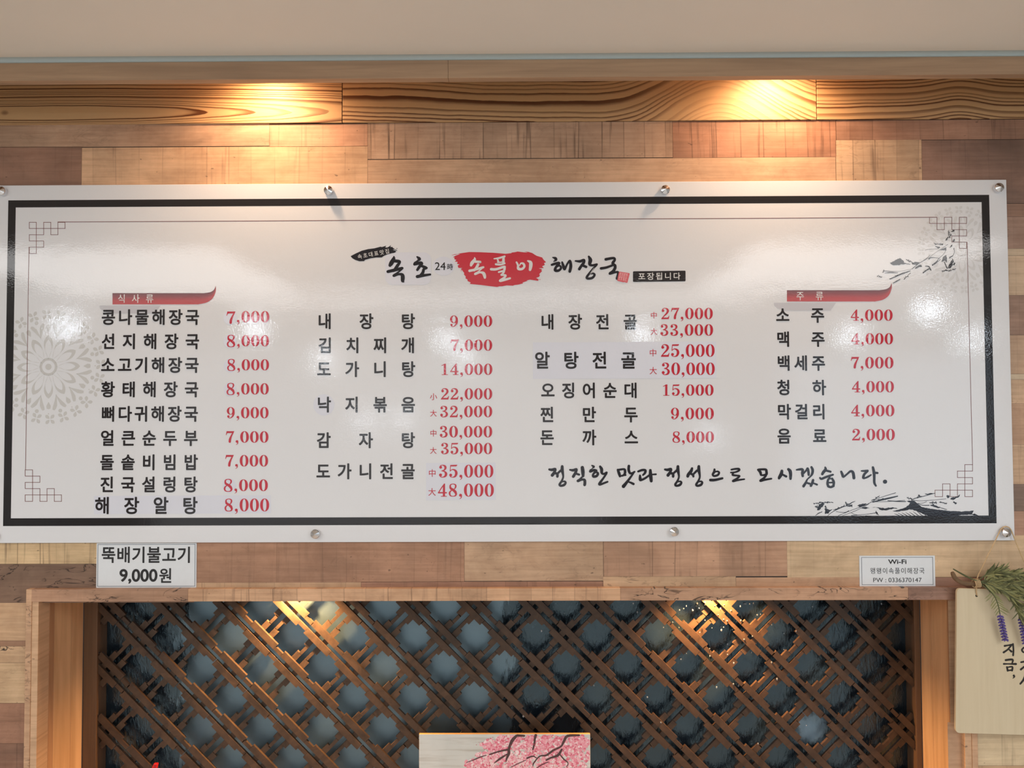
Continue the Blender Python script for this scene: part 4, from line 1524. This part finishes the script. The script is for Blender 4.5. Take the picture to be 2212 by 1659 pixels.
leaf(k, [(1720, 205), (1800, 185), (1840, 150), (1845, 185), (1790, 212), (1760, 222)], 8)
leaf(k, [(1420, 150), (1480, 142), (1540, 145), (1480, 160)], 5)
leaf(k, [(1290, 210), (1340, 185), (1395, 178), (1340, 200)], 5)
leaf(k, [(450, 418), (740, 408), (850, 412), (1060, 408), (1060, 418)], 2)
leaf(k, [(1970, 395), (2020, 385), (2075, 410), (2010, 405)], 3)
for s_ in ([(120, 408, 4), (150, 385, 6), (200, 362, 6)], [(265, 410, 4), (330, 360, 5), (460, 300, 6), (560, 280, 4)], [(390, 410, 4), (560, 340, 4), (700, 290, 5), (780, 250, 5), (890, 195, 4), (1080, 135, 6)],
           [(800, 248, 10), (930, 215, 14), (1020, 195, 14), (1105, 175, 9)], [(440, 410, 3), (600, 350, 4), (760, 268, 4)], [(545, 408, 5), (700, 395, 4), (850, 375, 6)], [(365, 362, 4), (470, 370, 5), (520, 352, 9)],
           [(980, 230, 6), (1100, 238, 9), (1200, 240, 7)], [(780, 245, 3), (980, 240, 4), (1190, 225, 4)], [(1290, 225, 4), (1400, 232, 4), (1680, 208, 4)], [(1330, 262, 3), (1400, 258, 4), (1450, 240, 4)],
           [(1340, 262, 4), (1400, 285, 6), (1480, 285, 8)], [(1600, 310, 5), (1650, 325, 6), (1690, 335, 5)], [(1250, 245, 4), (1300, 205, 7), (1400, 180, 6), (1545, 140, 6)], [(540, 370, 3), (580, 392, 4), (620, 400, 3)]):
    k.stroke(s_, n=4, scale=1.3, taper=True)
for a in ((100, 265, 215, 250), (215, 250, 320, 250), (110, 300, 160, 310), (340, 340, 460, 295), (480, 250, 500, 290), (500, 300, 560, 290), (790, 230, 885, 175), (870, 215, 960, 210), (1210, 195, 1270, 210), (1490, 255, 1560, 250),
          (1600, 250, 1690, 260), (1770, 245, 1805, 265), (1350, 165, 1375, 180), (840, 360, 860, 385), (240, 290, 250, 350)):
    twig(k, *a, wd=8, n=6, spread=14)
k.obj('ink_branch', M_INKBLUE, board)

# ---- chrome standoff caps with a faceted cone
CAPS = ((3, 413), (709.5, 411.5), (1437, 410), (2157.5, 405.5), (-14, 1157), (681, 1153.5), (1456.5, 1148.5), (2173, 1150))
for (px, py) in CAPS:
    c = P(px, py, BOARD_F - 0.008)
    bm = bmesh.new()
    n = 16
    rr = 0.0112
    prof = ((rr * 0.98, BOARD_F), (rr, BOARD_F - 0.001), (rr, BOARD_F - 0.0105), (rr * 0.93, BOARD_F - 0.012))
    rings = []
    for (r, y) in prof:
        rings.append([bm.verts.new((c.x + r * math.cos(2 * math.pi * i / n + .1), y, c.z + r * math.sin(2 * math.pi * i / n + .1))) for i in range(n)])
    apex = bm.verts.new((c.x, BOARD_F - 0.0175, c.z))
    for a, b in zip(rings, rings[1:]):
        for i in range(n):
            bm.faces.new((a[i], a[(i + 1) % n], b[(i + 1) % n], b[i]))
    for i in range(n):
        bm.faces.new((rings[-1][i], rings[-1][(i + 1) % n], apex))
    bm.faces.new(rings[0])
    bmesh.ops.recalc_face_normals(bm, faces=bm.faces)
    obj('standoff_cap', bm, M_CHROME, board, 'polished chrome faceted cap')

# ------------------------------------------------------------------ small paper signs on the wall


def paper(name, label, cat, corners, inset, y, lines):
    c = [P(a, b, y) for a, b in corners]
    x0, x1 = (c[0].x + c[3].x) / 2, (c[1].x + c[2].x) / 2
    z1, z0 = (c[0].z + c[1].z) / 2, (c[2].z + c[3].z) / 2
    t_ = thing(name, label, cat, ((x0 + x1) / 2, WALL_F, z0))
    bm = bmesh.new()
    box(bm, x0, x1, y, WALL_F - 0.0002, z0, z1)
    obj('sheet', bm, M_PAPER, t_)
    bm = bmesh.new()
    yy = y - 0.0003
    for (dx0, dx1, w_) in inset:
        a0, a1, b0, b1 = x0 + dx0, x1 - dx0, z0 + dx0, z1 - dx1
        flat(bm, a0, a1, b1 - w_, b1, yy)
        flat(bm, a0, a1, b0, b0 + w_, yy)
        flat(bm, a0, a0 + w_, b0 + w_, b1 - w_, yy)
        flat(bm, a1 - w_, a1, b0 + w_, b1 - w_, yy)
    obj('ruled_border', bm, M_PAPERLINE, t_)
    for b in lines(yy):
        obj('lettering', b, M_PAPERINK, t_)
    return t_


paper('price_notice', 'white paper price notice tucked under the left end of the menu board', 'notice',
      ((209, 1173), (424.5, 1173), (424, 1269.5), (207.5, 1269.5)), ((0.0028, 0.0028, 0.0011),), -0.0022,
      lambda y: [row_text('뚝배기불고기', 220, 412.5, 1198.5, 37, 0.021, y, 0.93), string_text('9,000', 299, 1245, 36.5, 0.026, y, 82), row_text('원', 343, 373, 1243.5, 34, 0.020, y, 0.95)])
paper('wifi_notice', 'small white paper label with the wireless password, on the wall above the niche', 'notice',
      ((1855.7, 1200.2), (2019.5, 1200.6), (2020.5, 1267.8), (1857.8, 1267.9)), ((0.0048, 0.0034, 0.0010),), -0.0022,
      lambda y: [string_text('Wi-Fi', 1938.3, 1213.4, 13.4, 0.022, y, 39), row_text('왱왱이속풀이해장국', 1880, 1997, 1233, 14.2, -0.004, y, 0.92),
                 string_text('PW : 0336370147', 1938.6, 1252.9, 13.2, -0.003, y, 103)])

# ------------------------------------------------------------------ hanging wooden sign
YS = -0.040
sg = thing('hanging_sign', 'pale plywood sign hung by twine from the lower right cap of the menu board', 'sign', P(2172, 1582, YS))
t = NT('plywood')
v = t.coord()
g = t.noise(t.mapping(v, (70, 70, 4)), 1.0, 5, 0.6, 0.5)
t.setv(color=t.mix(t.math('MULTIPLY', t.ramp(g, [(0.3, 0.0), (0.8, 1.0)]), 0.4), lin(212, 197, 168), lin(190, 171, 138)), rough=0.6, spec=0.25)
M_PLY = t.m
TL, BL = P(2067, 1271, YS), P(2059, 1583, YS)
axx = Vector((1, 0, -0.030)).normalized()
Hs, Ws = (TL - BL).length, 0.262
axz = Vector((0.030, 0, 1)).normalized()
c0 = TL - axz * Hs
bm = bmesh.new()
rad = 0.009
pts = []
for (cx_, cz_, a0) in ((Ws - rad, Hs - rad, 0), (rad, Hs - rad, 90), (rad, rad, 180), (Ws - rad, rad, 270)):
    for i in range(6):
        a = math.radians(a0 + 18 * i)
        pts.append(c0 + axx * (cx_ + rad * math.cos(a)) + axz * (cz_ + rad * math.sin(a)))
fa = [bm.verts.new((p.x, YS, p.z)) for p in pts]
fb = [bm.verts.new((p.x, YS + 0.006, p.z)) for p in pts]
bm.faces.new(fa)
bm.faces.new(fb[::-1])
for i in range(len(fa)):
    j = (i + 1) % len(fa)
    bm.faces.new((fa[i], fb[i], fb[j], fa[j]))
bmesh.ops.recalc_face_normals(bm, faces=bm.faces)
obj('sign_board', bm, M_PLY, sg)
# drilled holes: flat dark discs on the face paint the shade inside
k = Ink(YS - 0.0003)
k.disc(2109.7, 1287, 2.6, 2.6, 14)
k.disc(2243, 1292, 2.6, 2.6, 14)
k.obj('cord_hole', plain('hole_shade', (30, 24, 18), 0.9), sg)
k = Ink(YS - 0.0003, crop(2012, 1350, 5.37))
for s_ in ([(850, 243, 24), (890, 236, 18), (928, 232, 26)], [(925, 238, 22), (885, 285, 20), (838, 318, 24)], [(890, 275, 12), (928, 308, 26)], [(946, 222, 22), (952, 290, 20), (948, 352, 22)],
           [(862, 408, 24), (940, 402, 24), (938, 440, 18)], [(840, 452, 22), (900, 452, 16), (980, 453, 26)], [(876, 488, 20), (886, 530, 24)], [(880, 492, 14), (938, 486, 20), (935, 528, 24)], [(888, 528, 18), (935, 524, 18)],
           [(956, 588, 26), (962, 602, 18), (944, 620, 6)],
           [(1070, 262, 18), (1050, 290, 22), (1070, 318, 18), (1095, 290, 22), (1072, 262, 18)], [(1135, 228, 22), (1140, 290, 20), (1138, 352, 22)],
           [(1040, 432, 20), (1115, 424, 24), (1090, 470, 20), (1038, 516, 24)], [(1150, 408, 22), (1153, 470, 20), (1150, 530, 22)],
           [(1085, 586, 16), (1065, 640, 22), (1032, 682, 22)], [(1070, 640, 12), (1110, 678, 26)]):
    k.stroke(s_, n=5)
k.obj('brush_lettering', plain('sign_ink', (30, 24, 20), 0.6), sg, 'black brush lettering')
# twine: over the cap and down to both holes
cap = P(2173, 1150, BOARD_F - 0.006)
tie = P(2110, 1252, YS - 0.004)
bm = bmesh.new()
loop = [P(2110.5, 1287, YS - 0.001), P(2109, 1270, YS - 0.004), tie, P(2128, 1213, -0.030), P(2151, 1166, -0.018), P(2160.5, 1146, -0.0165), P(2166.5, 1139.3, -0.016),
        P(2173, 1137.3, -0.016), P(2180, 1140, -0.016), P(2185, 1147, -0.0165), P(2195, 1172, -0.020), P(2215, 1219, -0.033), P(2236, 1262, YS - 0.003), P(2243, 1291, YS - 0.001)]
cc = catmull([tuple(p) for p in loop], 5)
tube(bm, cc, 0.0013, 7)
# a second ply winds round the first
tube(bm, [(p[0] + 0.0010 * math.cos(i * 1.3), p[1] + 0.0008 * math.sin(i * 1.3), p[2] + 0.0010 * math.sin(i * 1.3)) for i, p in enumerate(cc)], 0.0009, 6)
obj('twine', bm, M_TWINE, sg, 'thin jute twine', smooth=True)

# ------------------------------------------------------------------ lavender bunch tied to the sign
lv = thing('lavender_bunch', 'bunch of artificial lavender with olive leaves tied across the top of the plywood sign', 'flowers', tie)
YL = YS - 0.010
M_STEM = plain('stem_green', (92, 98, 62), 0.7, grain=0.4, gscale=200)
M_TWIG = plain('stem_brown', (128, 100, 72), 0.8, grain=0.7, gscale=160)
M_TIP = plain('stem_cut', (190, 138, 96), 0.8)
M_LEAF1 = plain('leaf_olive', (142, 142, 92), 0.7, grain=0.35, gscale=120)
M_LEAF2 = plain('leaf_dark', (100, 102, 66), 0.7, grain=0.35, gscale=120)
M_PURP = plain('lavender_purple', (98, 82, 152), 0.75, grain=0.3, gscale=300)


def cpath(pts, n=6):
    return catmull([tuple(P(x, y, yy)) for x, y, yy in pts], n)


bm = bmesh.new()
tube(bm, cpath([(2057, 1236, YL), (2064, 1250, YL), (2080, 1259, YL), (2104, 1261, YL), (2128, 1266, YL), (2155, 1270, YL)]), [0.0038, 0.0042, 0.0048] + [0.0050] * 26 + [0.0044, 0.002], 9)
obj('thick_stem', bm, M_TWIG, lv, 'curled brown bark stem', smooth=True)
STEMS = [[(2059, 1229, YL - .006), (2085, 1243, YL - .007), (2112, 1257, YL - .007), (2135, 1274, YL - .008), (2148, 1288, YL - .009), (2156, 1307, YL - .009), (2160, 1326, YL - .010)],
         [(2062, 1231, YL - .005), (2090, 1247, YL - .006), (2118, 1256, YL - .007), (2160, 1262, YL - .010), (2205, 1262, YL - .014), (2260, 1268, YL - .014)],
         [(2110, 1257, YL - .004), (2128, 1243, YL - .008), (2150, 1237, YL - .010), (2185, 1240, YL - .010), (2230, 1248, YL - .01), (2270, 1258, YL - .01)],
         [(2112, 1258, YL - .005), (2150, 1250, YL - .010), (2190, 1262, YL - .013), (2235, 1280, YL - .013)],
         [(2114, 1258, YL - .006), (2145, 1266, YL - .011), (2178, 1283, YL - .014), (2193, 1303, YL - .014), (2204, 1330, YL - .013)],
         [(2114, 1258, YL - .004), (2150, 1262, YL - .008), (2190, 1275, YL - .010), (2225, 1300, YL - .010)]]
for s_ in STEMS:
    bm = bmesh.new()
    c = cpath(s_, 6)
    tube(bm, c, [0.0013] * len(c), 6)
    obj('stem', bm, M_STEM, lv, smooth=True)
random.seed(21)
bm = bmesh.new()


def add_leaf(bm, p, d, ln, wd, mi):
    d = d.normalized()
    n_ = Vector((random.uniform(-.5, .5), -1, random.uniform(-.5, .5)))
    s_ = d.cross(n_).normalized()
    up_ = s_.cross(d).normalized()
    bend = random.uniform(-0.25, 0.25)
    L, C, Rr = [], [], []
    for i in range(5):
        t_ = i / 4
        w_ = wd * (0.25 + math.sin(math.pi * min(t_ * 0.92 + 0.06, 1)) * 0.8) if i < 4 else 0.0002
        q = p + d * (ln * t_) + up_ * (bend * ln * t_ * t_)
        L.append(bm.verts.new(q + s_ * w_ / 2 + up_ * wd * .12))
        C.append(bm.verts.new(q))
        Rr.append(bm.verts.new(q - s_ * w_ / 2 + up_ * wd * .12))
    for i in range(4):
        for A, B in ((L, C), (C, Rr)):
            f = bm.faces.new((A[i], A[i + 1], B[i + 1], B[i]))
            f.material_index = mi


for s_ in STEMS[1:]:
    c = cpath(s_, 16)
    for i, q in enumerate(c):
        q = Vector(q)
        if q.x < P(2122, 1260, YL).x:
            continue
        d = (Vector(c[min(i + 1, len(c) - 1)]) - Vector(c[max(i - 1, 0)])).normalized()
        for r in range(3):
            a = random.uniform(0, 6.28)
            side = Vector((0, math.cos(a) * 0.6, math.sin(a)))
            dr = d * random.uniform(0.5, 1.1) + side * random.uniform(0.4, 1.1)
            if dr.y > 0.25:
                dr.y = -dr.y
            add_leaf(bm, q, dr, random.uniform(0.016, 0.032), random.uniform(0.0028, 0.0048), 0 if random.random() < 0.6 else 1)
c = cpath(STEMS[0], 10)
for i in range(34, len(c) - 4, 3):
    q = Vector(c[i])
    for sg_ in (-1, 1):
        add_leaf(bm, q, Vector((sg_ * 0.8 + .1, -0.3, -0.6)), random.uniform(0.016, 0.028), 0.0028, 0)
c = cpath(STEMS[4], 10)
for i in range(30, len(c) - 2, 3):
    q = Vector(c[i])
    for sg_ in (-1, 1):
        add_leaf(bm, q, Vector((sg_ * 0.8 + .1, -0.3, -0.6)), random.uniform(0.016, 0.028), 0.003, 1)
fo = obj('foliage', bm, [M_LEAF1, M_LEAF2], lv, smooth=True)
for (a, b) in (((2160, 1326), (2172, 1384)), ((2205, 1333), (2216, 1392))):
    bm = bmesh.new()
    p0, p1 = P(a[0], a[1], YL - .010), P(b[0], b[1], YL - .006)
    d = (p1 - p0).normalized()
    tube(bm, [p0, p0.lerp(p1, .5), p1], [0.001, 0.0012, 0.0008], 6)
    for wv in range(9):
        q = p0.lerp(p1, (wv + 0.6) / 9.3)
        for j in range(6):
            an = j * 1.047 + wv * 0.5
            sd = Vector((math.cos(an), math.sin(an) * .8, 0.0)) * 1.0 - d * -0.55
            e = q + sd.normalized() * 0.0085
            tube(bm, [q, q.lerp(e, .5), q.lerp(e, .85), e], [0.0010, 0.0021, 0.0017, 0.0006], 6)
    obj('flower_spike', bm, M_PURP, lv, 'drooping purple flower spike', smooth=True)
bm = bmesh.new()
for j in range(4):
    x = 2104 + j * 3.3
    ring = []
    for i in range(17):
        a = 2 * math.pi * i / 16
        q = P(x, 1259.5, YL - 0.001)
        ring.append((q.x + 0.001 * math.sin(a * 2), q.y + 0.0085 * math.cos(a), q.z + 0.0095 * math.sin(a)))
    tube(bm, ring, 0.0013, 6)
obj('tie', bm, M_TWINE, lv, 'jute twine tie', smooth=True)

# ------------------------------------------------------------------ painted panel and red stick in the niche
YPN = 0.135
a, b = P(905.3, 1587, YPN), P(1274.8, 1585, YPN)
pz1 = (a.z + b.z) / 2
pt = thing('blossom_painting', 'grey wooden panel painted with pink blossom branches, leaning before the lattice', 'painting', ((a.x + b.x) / 2, YPN, NZ0))
t = NT('painted_ground')
v = t.coord()
g = t.noise(t.mapping(v, (7, 7, 120)), 1.0, 5, 0.6, 0.3)
g2 = t.noise(v, 9, 3, 0.5)
c_ = t.mix(t.ramp(g2, [(0.4, 0.0), (0.7, 1.0)]), lin(206, 208, 202), lin(222, 222, 216))
t.setv(color=t.mix(t.math('MULTIPLY', t.ramp(g, [(0.5, 0.0), (0.75, 1.0)]), 0.55), c_, lin(160, 150, 134)), rough=0.6)
M_GROUND = t.m
M_EDGE = plain('panel_edge', (226, 176, 110), 0.6, grain=0.3, gscale=80)
bm = bmesh.new()
vs = box(bm, a.x, b.x, YPN, YPN + 0.009, NZ0, pz1, 0.0006)
bm.normal_update()
for f in bm.faces:
    f.material_index = 0 if f.normal.y < -0.9 else 1
obj('panel', bm, [M_GROUND, M_EDGE], pt)
random.seed(3)
PC = crop(860, 1540, 4.809)
t = NT('blossom_paint')
at_ = t.n('ShaderNodeVertexColor', layer_name='paint')
t.l(at_.outputs[0], t.b.inputs['Base Color'])
t.setv(rough=0.55)
M_BLO = t.m
k = Ink(YPN - 0.0004, PC)
pc = k.bm.loops.layers.float_color.new('paint')
pinks = [lin(240, 178, 188), lin(232, 146, 162), lin(244, 204, 208), lin(222, 112, 134), lin(246, 226, 226), lin(236, 160, 172), lin(238, 214, 210)]
blobs = [(1150, 275, 120, 60), (1000, 330, 140, 60), (1300, 300, 150, 70), (1460, 310, 150, 75), (1600, 310, 160, 75), (1780, 300, 160, 80), (1900, 300, 80, 60), (1000, 450, 200, 60), (1250, 430, 200, 80),
         (1480, 450, 220, 90), (1700, 440, 220, 100), (1880, 420, 110, 120), (850, 530, 170, 50), (1100, 540, 250, 60), (1400, 560, 300, 60), (1700, 560, 260, 60), (1250, 660, 420, 90), (1600, 680, 330, 90)]


def splodge(x, y, r, col, n=7):
    f = k.poly([(x + r * random.uniform(.6, 1.2) * math.cos(2 * math.pi * i / n), y + r * random.uniform(.6, 1.2) * math.sin(2 * math.pi * i / n)) for i in range(n)])
    if f:
        for l in f.loops:
            l[pc] = col


for lay in range(3):
    k.y = YPN - 0.0004 - 0.00012 * lay
    for (x, y, rx, ry) in blobs:
        for i in range(46):
            an, rr = random.uniform(0, 6.28), math.sqrt(random.random())
            X_, Y_ = x + rx * rr * math.cos(an), y + ry * rr * math.sin(an)
            if 232 < X_ < 1978 and Y_ > 242:
                up = max(0, min(1, (430 - Y_) / 200))
                col = random.choice(pinks[:2] + pinks[3:4] + pinks[5:6]) if random.random() < 0.35 + 0.35 * up else random.choice(pinks)
                splodge(X_, Y_, random.uniform(9, 24) * (1.25 - .3 * lay), col)
k.obj('blossom', M_BLO, pt, 'dabs of pink and white paint')
k = Ink(YPN - 0.0009, PC)
for s_ in ([(1230, 238, 26), (1190, 280, 34), (1165, 330, 28), (1150, 380, 26), (1150, 420, 30), (1130, 470, 20), (1120, 505, 10)], [(1310, 238, 20), (1240, 235, 26)], [(1150, 380, 20), (1050, 400, 16), (950, 432, 14)],
           [(915, 440, 8), (850, 460, 12), (780, 490, 10), (710, 515, 6)], [(1130, 430, 14), (1060, 475, 22), (1000, 520, 8)], [(1430, 232, 28), (1420, 270, 22), (1415, 320, 20), (1400, 380, 16)],
           [(1880, 232, 20), (1760, 240, 28), (1720, 300, 26), (1690, 350, 18), (1610, 390, 22), (1540, 440, 20), (1470, 450, 14), (1410, 520, 14), (1400, 550, 8)], [(1700, 380, 20), (1660, 440, 28), (1590, 465, 20), (1540, 490, 18)],
           [(1680, 430, 12), (1720, 480, 14), (1765, 520, 10), (1750, 560, 8)], [(1330, 490, 6), (1260, 520, 9), (1170, 565, 6)], [(1340, 470, 18), (1400, 450, 14), (1440, 470, 8)], [(1560, 510, 8), (1490, 540, 10), (1430, 580, 8)]):
    k.stroke(s_, n=4)
k.obj('branches', plain('branch_paint', (88, 62, 62), 0.6, grain=0.5, gscale=150), pt, 'dark painted branches')
k = Ink(YPN - 0.0012, PC)
for i in range(210):
    x, y, rx, ry = random.choice(blobs)
    X_, Y_ = x + random.gauss(0, rx * .8), y + random.gauss(0, ry * .8)
    if 700 < X_ < 1975 and 245 < Y_ < 800:
        k.disc(X_, Y_, random.uniform(2, 5.5), n=7)
k.obj('spatter', plain('spatter_paint', (176, 46, 68), 0.6), pt, 'crimson paint dots')

M_REDP = plain('red_plastic', (214, 26, 26), 0.3)
M_REDD = plain('red_plastic_shaded', (186, 18, 18), 0.4)
tp = P(337.5, 1648.5, 0.0900)
rs = thing('red_stick', 'bright red plastic tip poking up before the lattice at the bottom left', 'stick', (tp.x, 0.09, NZ0))
bm = bmesh.new()
pp = []
for (z, hw) in ((NZ0, 0.0068), (tp.z - 0.018, 0.0066), (tp.z - 0.004, 0.0058), (tp.z, 0.0046)):
    sh = -0.010 * (tp.z - z) / 0.03 if tp.z - z < 0.06 else -0.02
    pp.append([bm.verts.new((tp.x + sh + dx * hw, 0.09 + dy * 0.004, z)) for dx, dy in ((-1, -1), (1, -1), (1, 1), (-1, 1))])
for A, B in zip(pp, pp[1:]):
    for i in range(4):
        bm.faces.new((A[i], A[(i + 1) % 4], B[(i + 1) % 4], B[i]))
bm.faces.new(pp[0][::-1])
bm.faces.new(pp[-1])
bmesh.ops.recalc_face_normals(bm, faces=bm.faces)
bmesh.ops.bevel(bm, geom=bm.edges[:], offset=0.0012, segments=2, affect='EDGES', profile=0.5)
obj('shaft', bm, M_REDP, rs, smooth=False)
bm = bmesh.new()
vs = [bm.verts.new((tp.x + sx_, 0.09 - 0.0042, z_)) for sx_, z_ in ((-0.0092, tp.z - 0.02), (-0.0022, tp.z - 0.02), (0.0026, tp.z - 0.003), (-0.0022, tp.z - 0.003))]
bm.faces.new(vs)
obj('recess_shade', bm, M_REDD, rs)  # flat quad before the shaft; a recess's shade is put into its darker red

# done with the lettering helper
bpy.data.objects.remove(_fo)
